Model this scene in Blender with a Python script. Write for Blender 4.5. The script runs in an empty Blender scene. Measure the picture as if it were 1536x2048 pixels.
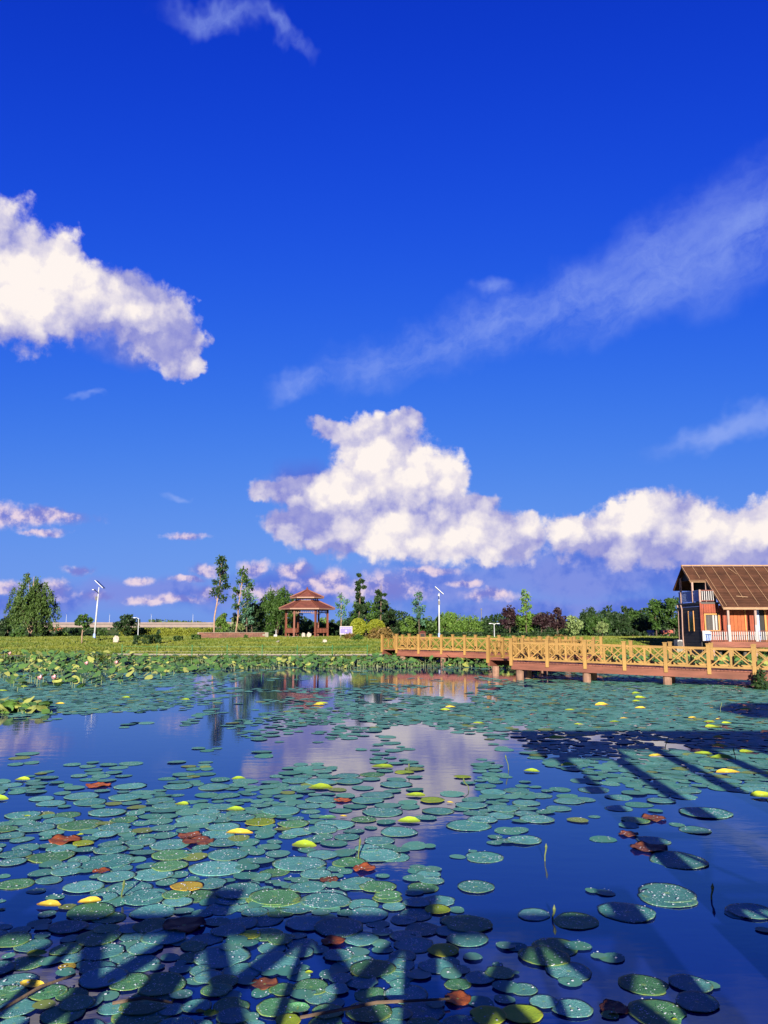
import bpy, bmesh, math, random
import numpy as np
from mathutils import Vector, Matrix

rnd = random.Random(7)
R = math.radians
scene = bpy.context.scene
col = scene.collection

# ------------------------------------------------------------------ camera
F_PX, PITCH, EYE = 1540.0, math.atan(232 / 1540.0), 2.6
cam_d = bpy.data.cameras.new("camera")
cam = bpy.data.objects.new("camera", cam_d)
col.objects.link(cam)
cam.location = (0, 0, EYE)
cam.rotation_euler = (math.pi / 2 + PITCH, 0, 0)
cam_d.sensor_fit = 'HORIZONTAL'
cam_d.sensor_width = 36.0
cam_d.lens = 36.0 * F_PX / 1536.0
cam_d.clip_start = 0.05
cam_d.clip_end = 9000
scene.camera = cam
scene.render.resolution_x, scene.render.resolution_y = 768, 1024

SP, CP = math.sin(PITCH), math.cos(PITCH)


def ray(px, py):
    a, b = (px - 768) / F_PX, (1024 - py) / F_PX
    return Vector((a, CP - b * SP, SP + b * CP))


def at(px, py, Y):
    """world point seen at photo pixel px,py that lies at forward distance Y"""
    d = ray(px, py)
    return Vector((0, 0, EYE)) + d * (Y / d.y)


def wat(px, py, z=0.0):
    """world point of the pond surface seen at photo pixel"""
    d = ray(px, py)
    return Vector((0, 0, EYE)) + d * ((z - EYE) / d.z)


def proj(x, y, z):
    dz = z - EYE
    dep = y * CP + dz * SP
    return 768 + F_PX * x / dep, 1024 - F_PX * (-y * SP + dz * CP) / dep


# ------------------------------------------------------------------ light
SUN_EL, SUN_AZ = 16.0, 2.6          # shadows run away from the camera, slightly to the right
scene.view_settings.view_transform = 'Standard'
scene.view_settings.look = 'None'
scene.view_settings.gamma = 1.0
scene.view_settings.use_curve_mapping = False
scene.view_settings.exposure = 1.7
sun_d = bpy.data.lights.new("sun", 'SUN')
sun_d.energy = 5.0
sun_d.angle = R(0.55)
sun_d.color = (1.0, 0.90, 0.74)
sun = bpy.data.objects.new("sun", sun_d)
col.objects.link(sun)
tow = Vector((-math.sin(R(SUN_AZ)) * math.cos(R(SUN_EL)), -math.cos(R(SUN_AZ)) * math.cos(R(SUN_EL)), math.sin(R(SUN_EL))))
sun.rotation_euler = tow.to_track_quat('Z', 'Y').to_euler()
sun.location = tow * 100

# ------------------------------------------------------------------ sky (world)
world = bpy.data.worlds.new("World")
scene.world = world
world.use_nodes = True
wt = world.node_tree
wt.nodes.clear()


class G:
    """tiny expression builder for shader nodes"""
    def __init__(s, nt): s.nt = nt

    def put(s, sock, v):
        if isinstance(v, bpy.types.NodeSocket): s.nt.links.new(v, sock)
        else: sock.default_value = v

    def m(s, op, a, b=None, c=None, clamp=False):
        n = s.nt.nodes.new('ShaderNodeMath'); n.operation = op; n.use_clamp = clamp
        for i, v in enumerate((a, b, c)):
            if v is not None: s.put(n.inputs[i], v)
        return n.outputs[0]

    def v(s, op, a, b=None, scale=None):
        n = s.nt.nodes.new('ShaderNodeVectorMath'); n.operation = op
        s.put(n.inputs[0], a)
        if b is not None: s.put(n.inputs[1], b)
        if scale is not None: s.put(n.inputs['Scale'], scale)
        return n.outputs['Value'] if op in ('LENGTH', 'DOT_PRODUCT', 'DISTANCE') else n.outputs[0]

    def sep(s, a):
        n = s.nt.nodes.new('ShaderNodeSeparateXYZ'); s.put(n.inputs[0], a); return n.outputs

    def comb(s, x=0.0, y=0.0, z=0.0):
        n = s.nt.nodes.new('ShaderNodeCombineXYZ')
        for i, v in enumerate((x, y, z)): s.put(n.inputs[i], v)
        return n.outputs[0]

    def noise(s, vec, scale, detail=4, rough=0.55, dist=0.0, out='Fac', dim='3D'):
        n = s.nt.nodes.new('ShaderNodeTexNoise'); n.noise_dimensions = dim
        if vec is not None: s.put(n.inputs['Vector'], vec)
        s.put(n.inputs['Scale'], scale); s.put(n.inputs['Detail'], detail); s.put(n.inputs['Roughness'], rough); s.put(n.inputs['Distortion'], dist)
        return n.outputs[out]

    def vor(s, vec, scale, detail=0.0, rough=0.5, feature='F1', out='Distance', smooth=0.6, dim='3D'):
        n = s.nt.nodes.new('ShaderNodeTexVoronoi'); n.voronoi_dimensions = dim; n.feature = feature
        if vec is not None: s.put(n.inputs['Vector'], vec)
        s.put(n.inputs['Scale'], scale)
        s.put(n.inputs['Detail'], detail); s.put(n.inputs['Roughness'], rough)
        if feature == 'SMOOTH_F1': s.put(n.inputs['Smoothness'], smooth)
        return n.outputs[out]

    def rng(s, a, f0, f1, t0=0.0, t1=1.0, smooth=True):
        n = s.nt.nodes.new('ShaderNodeMapRange'); n.interpolation_type = 'SMOOTHSTEP' if smooth else 'LINEAR'; n.clamp = True
        for i, v in enumerate((a, f0, f1, t0, t1)): s.put(n.inputs[i], v)
        return n.outputs[0]

    def mix(s, f, a, b):
        n = s.nt.nodes.new('ShaderNodeMix'); n.data_type = 'RGBA'
        for i, v in ((0, f), (6, a), (7, b)):
            if isinstance(v, tuple) and len(v) == 3: v = (*v, 1)
            s.put(n.inputs[i], v)
        return n.outputs[2]


g = G(wt)
tc = wt.nodes.new('ShaderNodeTexCoord')
D = tc.outputs['Generated']
dx, dy, dz = g.sep(D)
AZ = g.m('MULTIPLY', g.m('ARCTAN2', dx, dy), 57.29578)
EL = g.m('MULTIPLY', g.m('ARCSINE', dz), 57.29578)
sky = wt.nodes.new('ShaderNodeTexSky')
sky.sky_type = 'NISHITA'
sky.sun_disc = False
sky.sun_elevation = R(SUN_EL)
sky.sun_rotation = R(180 + SUN_AZ)
sky.altitude = 0
sky.air_density, sky.dust_density, sky.ozone_density = 1.0, 0.3, 2.0
nr = wt.nodes.new('ShaderNodeSeparateColor')
wt.links.new(sky.outputs[0], nr.inputs[0])
KE = 2 ** (0.9 - 1.7)       # the sky is set for the exposure
# filmic-like response of the strongly graded photograph, per channel: a N^p / (1 + b N^p)
SKY_FIT = [(0.0042 * KE, 0.040, 2.5), (0.0124 * KE, 0.055, 2.0), (0.0596 * KE, 0.13, 3.0)]
ch = []
for i, (ka, kb, kp) in enumerate(SKY_FIT):
    q = g.m('POWER', nr.outputs[i], kp)
    ch.append(g.m('DIVIDE', g.m('MULTIPLY', q, ka), g.m('ADD', g.m('MULTIPLY', q, kb), 1.0)))
nc = wt.nodes.new('ShaderNodeCombineColor')
for i in range(3): wt.links.new(ch[i], nc.inputs[i])
BLUE = nc.outputs[0]


def azel(px, py):
    d = ray(px, py).normalized()
    return math.degrees(math.atan2(d.x, d.y)), math.degrees(math.asin(d.z))


P2D = 1 / 28.5     # pixel to degree, roughly


def field(blobs, vec, k=0.25):
    """smooth union of ellipses in the sky; 1 inside, 0 on the outline"""
    cur = None
    for b in blobs:
        (a, e), rx, ry = azel(b[0], b[1]), b[2] * P2D, b[3] * P2D
        d = g.v('SUBTRACT', vec, (a, e, 0))
        if len(b) > 4:
            n = wt.nodes.new('ShaderNodeVectorRotate'); n.rotation_type = 'Z_AXIS'
            wt.links.new(d, n.inputs['Vector']); n.inputs['Angle'].default_value = R(b[4]); d = n.outputs[0]
        l = g.v('LENGTH', g.v('MULTIPLY', d, (1 / rx, 1 / ry, 0)))
        cur = l if cur is None else g.m('SMOOTH_MIN', cur, l, k)
    return g.m('SUBTRACT', 1.0, cur)


AE = g.comb(AZ, EL, 0.0)
HALF = (0.5, 0.5, 0.5)
w1 = g.v('SUBTRACT', g.noise(AE, 0.16, 4, 0.6, out='Color', dim='2D'), HALF)
w2 = g.v('SUBTRACT', g.noise(AE, 0.6, 4, 0.6, out='Color', dim='2D'), HALF)
w1s = g.sep(w1)[2]
AEw = g.v('ADD', AE, g.v('ADD', g.v('SCALE', w1, scale=3.0), g.v('SCALE', w2, scale=1.2)))
AEb = g.v('ADD', AE, g.v('SCALE', w2, scale=1.6))
v1 = g.vor(AEb, 0.20, feature='SMOOTH_F1', smooth=0.25, dim='2D')
v2 = g.vor(AEb, 0.52, feature='SMOOTH_F1', smooth=0.25, dim='2D')
v3 = g.vor(AEb, 1.25, feature='F1', dim='2D')
fine = g.noise(AE, 0.7, 8, 0.62, dim='2D')
billow = g.m('SUBTRACT', 1.0, g.m('ADD', g.m('ADD', g.m('MULTIPLY', v1, 0.62), g.m('MULTIPLY', v2, 0.36)), g.m('MULTIPLY', v3, 0.20)))
bil2 = g.m('ADD', g.m('MULTIPLY', billow, 0.75), g.m('MULTIPLY', g.m('SUBTRACT', fine, 0.5), 0.9))   # around 0.4
BM = 0.38
CUM = [(765, 965, 130, 120), (740, 880, 92, 56), (690, 858, 95, 26), (800, 845, 40, 34), (880, 950, 70, 70), (640, 985, 120, 46), (560, 985, 80, 30), (720, 1055, 165, 74), (620, 1050, 60, 50),
       (850, 1065, 150, 58), (970, 1072, 105, 56), (1040, 1080, 66, 56), (900, 1040, 90, 70), (960, 1010, 50, 30), (590, 1060, 66, 40), (640, 1095, 40, 24),
       (1150, 1075, 60, 48), (1250, 1088, 110, 58), (1330, 1052, 135, 74), (1430, 1070, 130, 70), (1540, 1060, 100, 68), (1640, 1060, 110, 66),
       (-30, 520, 118, 118), (60, 572, 105, 108), (115, 520, 58, 68), (160, 604, 105, 88), (240, 616, 104, 82), (312, 645, 88, 74), (370, 695, 52, 58), (392, 742, 28, 26)]
SMALL = [(-60, 1030, 130, 22), (85, 1030, 110, 17), (90, 1063, 45, 9), (165, 1141, 34, 11), (275, 1161, 22, 10), (405, 1142, 40, 16), (370, 1160, 40, 8), (510, 1140, 34, 18),
         (600, 1142, 50, 20), (420, 1185, 44, 16), (660, 1165, 60, 26), (770, 1178, 85, 34), (860, 1140, 60, 9), (300, 1205, 50, 9), (350, 1200, 60, 10), (100, 1180, 40, 20),
         (190, 1195, 40, 14), (980, 1190, 50, 14), (370, 1072, 40, 9), (560, 1185, 70, 18), (10, 1175, 40, 14), (930, 1165, 40, 8)]
BASE = [(1180, 1150, 330, 70), (1450, 1140, 300, 80), (880, 1170, 220, 60), (600, 1180, 200, 44), (300, 1190, 240, 34), (1180, 1215, 500, 30), (60, 1205, 160, 30), (255, 700, 110, 34), (600, 965, 70, 50)]
SHADE = [(150, 705, 200, 36), (840, 1140, 230, 26), (640, 1120, 90, 26), (1120, 1130, 150, 40), (1330, 1125, 200, 44), (1500, 1125, 150, 46), (235, 700, 150, 50), (345, 700, 70, 66), (585, 1050, 66, 46), (575, 950, 70, 40), (290, 555, 60, 40), (1040, 1095, 60, 30), (20, 690, 120, 30)]
CIR = [(600, 775, 90, 26, -10), (800, 705, 190, 50, -17), (980, 650, 190, 62, -16), (1160, 600, 190, 66, -17), (1330, 530, 190, 90, -22), (1490, 460, 190, 100, -30), (1260, 610, 160, 50, -18), (975, 570, 40, 26),
       (440, 22, 120, 26, -6), (560, 50, 80, 16, 32), (1440, 855, 140, 30, -14), (1540, 830, 60, 30, -14), (180, 797, 36, 8), (350, 995, 40, 9)]

fc = g.m('ADD', field(CUM, AEw, 0.35), g.m('MULTIPLY', g.m('SUBTRACT', bil2, BM), 0.62))
fs = g.m('ADD', field(SMALL, g.v('ADD', AE, g.v('ADD', g.v('SCALE', g.v('MULTIPLY', w1, (1.6, .5, 0)), scale=1.3), g.v('SCALE', w2, scale=0.9))), 0.15), g.m('MULTIPLY', g.m('SUBTRACT', bil2, BM), 1.0))
fb = field(BASE, g.v('ADD', AE, g.v('MULTIPLY', w1, (6, 2.2, 0))), 0.3)
fsh = field(SHADE, AEw, 0.3)
ALO = g.m('ADD', g.m('MULTIPLY', AZ, 0.95), g.m('MULTIPLY', EL, 0.31))
ACR = g.m('SUBTRACT', g.m('MULTIPLY', EL, 0.95), g.m('MULTIPLY', AZ, 0.31))
st = g.noise(g.v('ADD', g.comb(g.m('MULTIPLY', ALO, 0.085), g.m('MULTIPLY', ACR, 0.24), 0.0), g.v('SCALE', w1, scale=0.9)), 1.0, 8, 0.64, 0.0, dim='2D')
fci = field(CIR, g.v('ADD', AE, g.v('SCALE', w1, scale=4.5)), 0.45)

# clouds beyond the frame: the same broken cumulus low round the horizon
ring = g.m('MULTIPLY', g.rng(EL, 1.0, 5.0), g.rng(EL, 10.0, 22.0, 1.0, 0.0))
side = g.rng(g.m('ABSOLUTE', AZ), 29.0, 40.0)
big = g.noise(g.v('MULTIPLY', D, (1, 1, 2.2)), 3.2, 3, 0.5)
fo = g.m('MULTIPLY', g.m('MULTIPLY', ring, side), g.rng(g.m('ADD', big, g.m('MULTIPLY', g.m('SUBTRACT', bil2, BM), 0.5)), 0.5, 0.62))

# cover of each layer
cov_b = g.m('MULTIPLY', g.rng(fb, -0.30, 0.75), 0.88)
cov_s = g.m('MULTIPLY', g.rng(fs, -0.30, 0.65), 0.9)
cov_c = g.m('MAXIMUM', g.rng(fc, -0.10, 0.24), fo)
cov_i = g.m('MULTIPLY', g.m('MULTIPLY', g.rng(fci, -0.35, 1.0), g.rng(g.m('ADD', g.m('MULTIPLY', st, 0.75), g.m('MULTIPLY', g.noise(AEw, 0.25, 7, 0.68, dim='2D'), 0.35)), 0.30, 0.78)), 0.60)

# a front-lit cumulus: crests of the billows face the low sun, hollows and undersides only see blue sky
AEo = g.v('ADD', AEb, (-0.7, 1.3, 0.0))          # towards the light, up and to the left
relief = g.m('ADD', g.m('MULTIPLY', g.m('SUBTRACT', g.vor(AEo, 0.20, feature='SMOOTH_F1', smooth=0.25, dim='2D'), v1), 0.75),
             g.m('MULTIPLY', g.m('SUBTRACT', g.vor(g.v('ADD', AEb, (-0.3, 0.55, 0.0)), 0.52, feature='SMOOTH_F1', smooth=0.25, dim='2D'), v2), 0.55))
lit = g.m('ADD', g.m('ADD', g.m('MULTIPLY', g.m('SUBTRACT', bil2, BM), 0.8), relief), 0.50)
lit = g.m('ADD', lit, g.m('ADD', g.m('MULTIPLY', w1s, 1.2), g.m('MULTIPLY', g.rng(fc, 0.0, 0.9), 0.26)))
lit = g.m('SUBTRACT', lit, g.m('MULTIPLY', g.rng(fsh, -0.5, 0.9), 0.62))
lit = g.m('MAXIMUM', lit, g.m('ADD', 0.14, g.m('MULTIPLY', g.m('SUBTRACT', bil2, BM), 0.55)), clamp=True)
CW, CS = (0.97, 0.89, 0.85), (0.25, 0.27, 0.68)
XS = 0.53 * KE     # radiance scale, exposure is above 0
sc3 = lambda c, k=1.0: tuple(v * XS * k for v in c)
cumcol = g.mix(lit, sc3(CS), sc3(CW, 1.04))
smcol = g.mix(g.rng(bil2, 0.25, 0.55), sc3((0.20, 0.22, 0.66)), sc3((0.90, 0.72, 0.80)))
out = BLUE
out = g.mix(cov_i, out, sc3((0.36, 0.48, 0.93)))
bank = g.rng(g.m('ADD', g.m('MULTIPLY', fine, 0.5), g.m('ADD', 0.25, w1s)), 0.36, 0.62)
out = g.mix(cov_b, out, g.mix(bank, sc3((0.095, 0.17, 0.70)), sc3((0.22, 0.28, 0.76))))
out = g.mix(cov_s, out, smcol)
out = g.mix(cov_c, out, cumcol)
# below the horizon the far land is seen
out = g.mix(g.rng(EL, -1.5, -0.2), sc3((0.02, 0.03, 0.02)), out)
WS = 0.1
bg = wt.nodes.new('ShaderNodeBackground')
wt.links.new(g.v('SCALE', out, scale=1 / WS), bg.inputs[0])
bg.inputs[1].default_value = WS
wo = wt.nodes.new('ShaderNodeOutputWorld')
wt.links.new(bg.outputs[0], wo.inputs[0])
world.cycles.sampling_method = 'MANUAL'
world.cycles.sample_map_resolution = 512

# ------------------------------------------------------------------ materials
MATS = {}


def new_mat(name):
    m = bpy.data.materials.new(name); m.use_nodes = True
    nt = m.node_tree; nt.nodes.clear()
    o = nt.nodes.new('ShaderNodeOutputMaterial'); b = nt.nodes.new('ShaderNodeBsdfPrincipled')
    nt.links.new(b.outputs[0], o.inputs[0])
    MATS[name] = m
    return m, nt, b, G(nt)


def plain(name, c, rough=0.7, var=0.25, scale=3.0, bump=0.0, bscale=None, stretch=(1, 1, 1), metal=0.0, per_obj=0.0, spec=0.4):
    m, nt, b, q = new_mat(name)
    t = nt.nodes.new('ShaderNodeTexCoord').outputs['Object']
    v = q.v('MULTIPLY', t, stretch)
    n = q.noise(v, scale, 5, 0.6)
    f = q.rng(n, 0.3, 0.7, 0.8 * (1 - var), 0.8 * (1 + var), smooth=False)
    if per_obj:
        oi = nt.nodes.new('ShaderNodeObjectInfo')
        f = q.m('MULTIPLY', f, q.m('ADD', q.m('MULTIPLY', oi.outputs['Random'], 2 * per_obj), 1 - per_obj))
    nt.links.new(q.v('SCALE', c, scale=f), b.inputs['Base Color'])
    b.inputs['Roughness'].default_value = rough
    b.inputs['Metallic'].default_value = metal
    b.inputs['Specular IOR Level'].default_value = spec
    if bump:
        bp = nt.nodes.new('ShaderNodeBump'); bp.inputs['Strength'].default_value = bump; bp.inputs['Distance'].default_value = 0.02
        nt.links.new(q.noise(v, bscale or scale * 6, 4, 0.6), bp.inputs['Height']); nt.links.new(bp.outputs[0], b.inputs['Normal'])
    return m


def leafy(name, c1, c2, rough=0.6, trans=0.18, spec=0.25, nsc=0.8, nw=0.5):
    """foliage: every leaf has its own tone; some light passes through"""
    m, nt, b, q = new_mat(name)
    ge = nt.nodes.new('ShaderNodeNewGeometry'); oi = nt.nodes.new('ShaderNodeObjectInfo')
    t = nt.nodes.new('ShaderNodeTexCoord').outputs['Object']
    r = ge.outputs['Random Per Island']
    n = q.noise(q.v('MULTIPLY', t, (1, 1.6, 1)), nsc, 3, 0.5)
    f = q.m('ADD', q.m('MULTIPLY', r, 1.1 - nw), q.m('MULTIPLY', q.m('ADD', q.m('MULTIPLY', q.m('SUBTRACT', n, 0.5), 1 + 3 * (nw - 0.5)), 0.5), nw), clamp=True)
    c = q.mix(f, c1, c2)
    c = q.v('SCALE', c, scale=q.m('ADD', q.m('MULTIPLY', oi.outputs['Random'], 0.26), 0.72))
    nt.links.new(c, b.inputs['Base Color'])
    b.inputs['Roughness'].default_value = rough
    b.inputs['Specular IOR Level'].default_value = spec
    tr = nt.nodes.new('ShaderNodeBsdfTranslucent'); nt.links.new(c, tr.inputs[0])
    mx = nt.nodes.new('ShaderNodeMixShader'); mx.inputs[0].default_value = trans
    nt.links.new(b.outputs[0], mx.inputs[1]); nt.links.new(tr.outputs[0], mx.inputs[2])
    nt.links.new(mx.outputs[0], [x for x in nt.nodes if x.type == 'OUTPUT_MATERIAL'][0].inputs[0])
    return m


# water: a still mirror over deep blue water
m_water, nt, b, q = new_mat('pond_water')
t = nt.nodes.new('ShaderNodeTexCoord').outputs['Object']
b.inputs['Base Color'].default_value = (0.003, 0.009, 0.085, 1)
b.inputs['Roughness'].default_value = 0.015
b.inputs['IOR'].default_value = 1.75
bp = nt.nodes.new('ShaderNodeBump'); bp.inputs['Strength'].default_value = 0.035; bp.inputs['Distance'].default_value = 0.05
hh = q.m('ADD', q.noise(q.v('MULTIPLY', t, (1.0, 2.2, 1)), 1.6, 2, 0.5), q.m('MULTIPLY', q.noise(q.v('MULTIPLY', t, (1, 3.0, 1)), 6.0, 2, 0.5), 0.25))
nt.links.new(hh, bp.inputs['Height']); nt.links.new(bp.outputs[0], b.inputs['Normal'])

# ground: mown lawn, paved path beside the water, mud under the pond
m_ground, nt, b, q = new_mat('lawn_ground')
t = nt.nodes.new('ShaderNodeTexCoord').outputs['Object']
gx, gy, gz = q.sep(t)
n1 = q.noise(t, 0.12, 5, 0.6); n2 = q.noise(q.v('MULTIPLY', t, (1, 2.5, 1)), 1.1, 5, 0.65)
c = q.mix(q.rng(n1, 0.35, 0.65), (0.042, 0.08, 0.010), (0.095, 0.105, 0.013))
c = q.mix(q.rng(n2, 0.4, 0.75), c, (0.035, 0.08, 0.010))
c = q.mix(q.rng(q.m('ADD', gz, q.m('MULTIPLY', n2, 0.3)), 0.22, 0.38, 1.0, 0.0), c, (0.05, 0.05, 0.025))
nt.links.new(c, b.inputs['Base Color']); b.inputs['Roughness'].default_value = 0.9; b.inputs['Specular IOR Level'].default_value = 0.1
bp = nt.nodes.new('ShaderNodeBump'); bp.inputs['Strength'].default_value = 1.0; bp.inputs['Distance'].default_value = 0.12
nt.links.new(q.noise(t, 5.0, 5, 0.7), bp.inputs['Height']); nt.links.new(bp.outputs[0], b.inputs['Normal'])


def pad_mat(name, c1, c2, edge, droplet_glints=True, rough=0.58):
    """waxy lotus leaf: radial veins, pale centre, worn edge, beads of water with painted white glints"""
    m, nt, b, q = new_mat(name)
    t = nt.nodes.new('ShaderNodeTexCoord').outputs['Object']
    oi = nt.nodes.new('ShaderNodeObjectInfo'); rv = oi.outputs['Random']
    x, y, z = q.sep(t)
    rad = q.v('LENGTH', q.v('MULTIPLY', t, (1, 1, 0)))
    ang = q.m('ARCTAN2', y, x)
    off = q.comb(q.m('MULTIPLY', rv, 40), q.m('MULTIPLY', rv, 17), 0)
    tt = q.v('ADD', t, off)
    n = q.noise(tt, 2.2, 5, 0.6)
    f = q.m('ADD', q.m('MULTIPLY', rv, 0.55), q.m('MULTIPLY', n, 0.55), clamp=True)
    c = q.v('SCALE', q.mix(f, c1, c2), scale=q.m('ADD', 0.78, q.m('MULTIPLY', q.m('FRACT', q.m('MULTIPLY', rv, 7.3)), 0.42)))
    vein = q.m('POWER', q.m('ABSOLUTE', q.m('COSINE', q.m('MULTIPLY', ang, 10.0))), 40.0)
    vein = q.m('MULTIPLY', vein, q.rng(rad, 0.05, 0.9, 0.40, 0.05))
    c = q.mix(vein, c, tuple(min(1, v * 1.8 + 0.02) for v in c2))
    c = q.mix(q.rng(rad, 0.04, 0.14, 0.55, 0.0), c, (0.22, 0.34, 0.10))
    worn = q.m('MULTIPLY', q.rng(q.m('ADD', rad, q.m('MULTIPLY', q.noise(tt, 4.0, 4, 0.7), 0.6)), 1.10, 1.32), 0.8)
    c = q.mix(worn, c, edge)
    spots = q.rng(q.noise(tt, 7.0, 3, 0.6), 0.70, 0.76, 0.0, 0.7)
    c = q.mix(spots, c, (0.05, 0.03, 0.012))
    ro = rough
    if droplet_glints:
        def drop_glints(scale, share, size):
            vo = q.nt.nodes.new('ShaderNodeTexVoronoi'); q.put(vo.inputs['Vector'], q.v('MULTIPLY', tt, (1, 1, 0.01))); vo.inputs['Scale'].default_value = scale
            cs = q.sep(vo.outputs['Color'])
            on = q.m('LESS_THAN', cs[0], share)
            return q.m('MULTIPLY', on, q.rng(vo.outputs['Distance'], size, size * 0.55))
        dr = q.m('MAXIMUM', drop_glints(7.5, 0.34, 0.26), drop_glints(14.0, 0.40, 0.34))
        dens = q.rng(q.noise(q.v('ADD', t, q.v('SCALE', off, scale=1.7)), 1.8, 2, 0.5), 0.42, 0.60)
        dr = q.m('MULTIPLY', dr, dens)
        c = q.mix(q.m('MULTIPLY', dr, 0.72), c, (0.80, 0.86, 0.92))  # glint of the water drops put into the colour as white
        b.inputs['Roughness'].default_value = rough
        q.put(b.inputs['Roughness'], q.m('SUBTRACT', rough, q.m('MULTIPLY', dr, 0.3)))
    else:
        b.inputs['Roughness'].default_value = rough
    nt.links.new(c, b.inputs['Base Color'])
    b.inputs['Specular IOR Level'].default_value = 0.12
    bp = nt.nodes.new('ShaderNodeBump'); bp.inputs['Strength'].default_value = 0.5; bp.inputs['Distance'].default_value = 0.02
    nt.links.new(q.m('ADD', vein, q.m('MULTIPLY', q.noise(tt, 9.0, 3, 0.6), 0.5)), bp.inputs['Height']); nt.links.new(bp.outputs[0], b.inputs['Normal'])
    return m


PADM = {
    'teal': pad_mat('lotus_pad_bluegreen', (0.034, 0.158, 0.132), (0.085, 0.240, 0.225), (0.09, 0.13, 0.05)),
    'green': pad_mat('lotus_pad_green', (0.035, 0.14, 0.065), (0.07, 0.19, 0.08), (0.14, 0.18, 0.035)),
    'lime': pad_mat('lotus_pad_lime', (0.13, 0.23, 0.02), (0.24, 0.30, 0.022), (0.28, 0.25, 0.03), False),
    'yellow': pad_mat('lotus_pad_yellow', (0.30, 0.22, 0.02), (0.36, 0.27, 0.035), (0.24, 0.10, 0.02), False),
    'red': pad_mat('lotus_pad_rust', (0.17, 0.035, 0.012), (0.25, 0.07, 0.022), (0.08, 0.02, 0.012), False),
    'brown': pad_mat('lotus_pad_brown', (0.10, 0.032, 0.02), (0.17, 0.06, 0.03), (0.05, 0.02, 0.012), False),
}


def mass_mat(name, c1, c2, c3, share, scale=0.25, rough=0.6, drop_glints=False):
    """far pads and upright leaves in one mass: a tone per leaf, a few turning yellow"""
    m, nt, b, q = new_mat(name)
    ge = nt.nodes.new('ShaderNodeNewGeometry'); r = ge.outputs['Random Per Island']
    t = nt.nodes.new('ShaderNodeTexCoord').outputs['Object']
    n = q.noise(t, scale, 4, 0.6)
    c = q.mix(q.m('ADD', q.m('MULTIPLY', r, 0.6), q.m('MULTIPLY', n, 0.5), clamp=True), c1, c2)
    r2 = q.m('FRACT', q.m('MULTIPLY', r, 37.7))
    c = q.mix(q.m('GREATER_THAN', r2, 1 - share), c, c3)
    if drop_glints:
        vo = nt.nodes.new('ShaderNodeTexVoronoi'); nt.links.new(q.v('MULTIPLY', t, (1, 1, 0.02)), vo.inputs['Vector']); vo.inputs['Scale'].default_value = 42.0
        dr = q.m('MULTIPLY', q.m('LESS_THAN', q.sep(vo.outputs['Color'])[0], 0.32), q.rng(vo.outputs['Distance'], 0.30, 0.16))
        c = q.mix(q.rng(q.noise(t, 5.0, 5, 0.65), 0.35, 0.7, 0.0, 0.35), c, (0.10, 0.17, 0.07))
        c = q.mix(q.rng(q.noise(t, 16.0, 4, 0.65), 0.68, 0.76, 0.0, 0.7), c, (0.07, 0.045, 0.02))
        c = q.mix(q.m('MULTIPLY', dr, q.rng(q.noise(t, 3.0, 2, 0.5), 0.42, 0.6, 0.0, 0.85)), c, (0.85, 0.90, 0.95))  # white on the drops is their glint, painted into the base colour
        b.inputs['Specular IOR Level'].default_value = 0.12
    nt.links.new(c, b.inputs['Base Color']); b.inputs['Roughness'].default_value = rough
    return m


m_padmass = mass_mat('lotus_pad_mass', (0.032, 0.152, 0.115), (0.080, 0.230, 0.195), (0.15, 0.20, 0.045), 0.05, drop_glints=True)
m_upmass = mass_mat('lotus_upright_mass', (0.012, 0.048, 0.012), (0.060, 0.125, 0.024), (0.20, 0.22, 0.05), 0.16, rough=0.55)
m_upleaf = plain('lotus_upright_leaf', (0.07, 0.145, 0.028), 0.5, 0.3, 1.5, per_obj=0.35)
m_uppale = plain('lotus_upright_pale_leaf', (0.22, 0.25, 0.06), 0.5, 0.25, 1.5, per_obj=0.25)
m_stem = plain('lotus_stem', (0.07, 0.10, 0.025), 0.6)
m_flower = plain('lotus_flower_pink', (0.65, 0.32, 0.34), 0.5, 0.15)

m_rail = plain('golden_timber', (0.225, 0.130, 0.036), 0.62, 0.22, 2.0, 0.25, 10.0, (1, 1, 0.3), per_obj=0.12, spec=0.25)
m_deckwood = plain('red_brown_timber', (0.15, 0.052, 0.034), 0.7, 0.35, 1.6, 0.3, 10.0, (0.4, 0.4, 2), per_obj=0.15, spec=0.25)
m_pile = plain('weathered_pile', (0.18, 0.105, 0.075), 0.85, 0.35, 2.5, 0.4, 12.0, per_obj=0.1, spec=0.2)
m_roofwood = plain('pavilion_roof_timber', (0.115, 0.032, 0.022), 0.7, 0.25, 2.0, 0.3, 8.0, spec=0.25)
m_pavwood = plain('pavilion_timber', (0.125, 0.040, 0.024), 0.65, 0.25, 2.0, 0.2, 8.0, (1, 1, 0.3), per_obj=0.1, spec=0.25)
m_fasciapale = plain('pavilion_pale_fascia', (0.20, 0.11, 0.075), 0.65, 0.15)
m_whitepaint = plain('white_paint', (0.25, 0.24, 0.245), 0.5, 0.08)
m_metalwhite = plain('white_metal', (0.36, 0.38, 0.41), 0.4, 0.05)
m_panel = plain('solar_cells', (0.015, 0.02, 0.05), 0.2, 0.1)
m_darkmetal = plain('dark_metal', (0.03, 0.03, 0.035), 0.5, 0.1)
m_stone = plain('pale_stone', (0.34, 0.30, 0.25), 0.85, 0.2, 4.0, 0.5)
m_concrete = plain('pale_concrete', (0.17, 0.13, 0.12), 0.85, 0.12, 0.3)
m_paving = plain('path_paving', (0.20, 0.16, 0.125), 0.9, 0.3, 1.5, 0.3, 8.0)
m_kerb = plain('kerb_concrete', (0.17, 0.16, 0.125), 0.85, 0.2)
m_greenpaint = plain('green_paint', (0.02, 0.13, 0.04), 0.5, 0.15)
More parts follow.
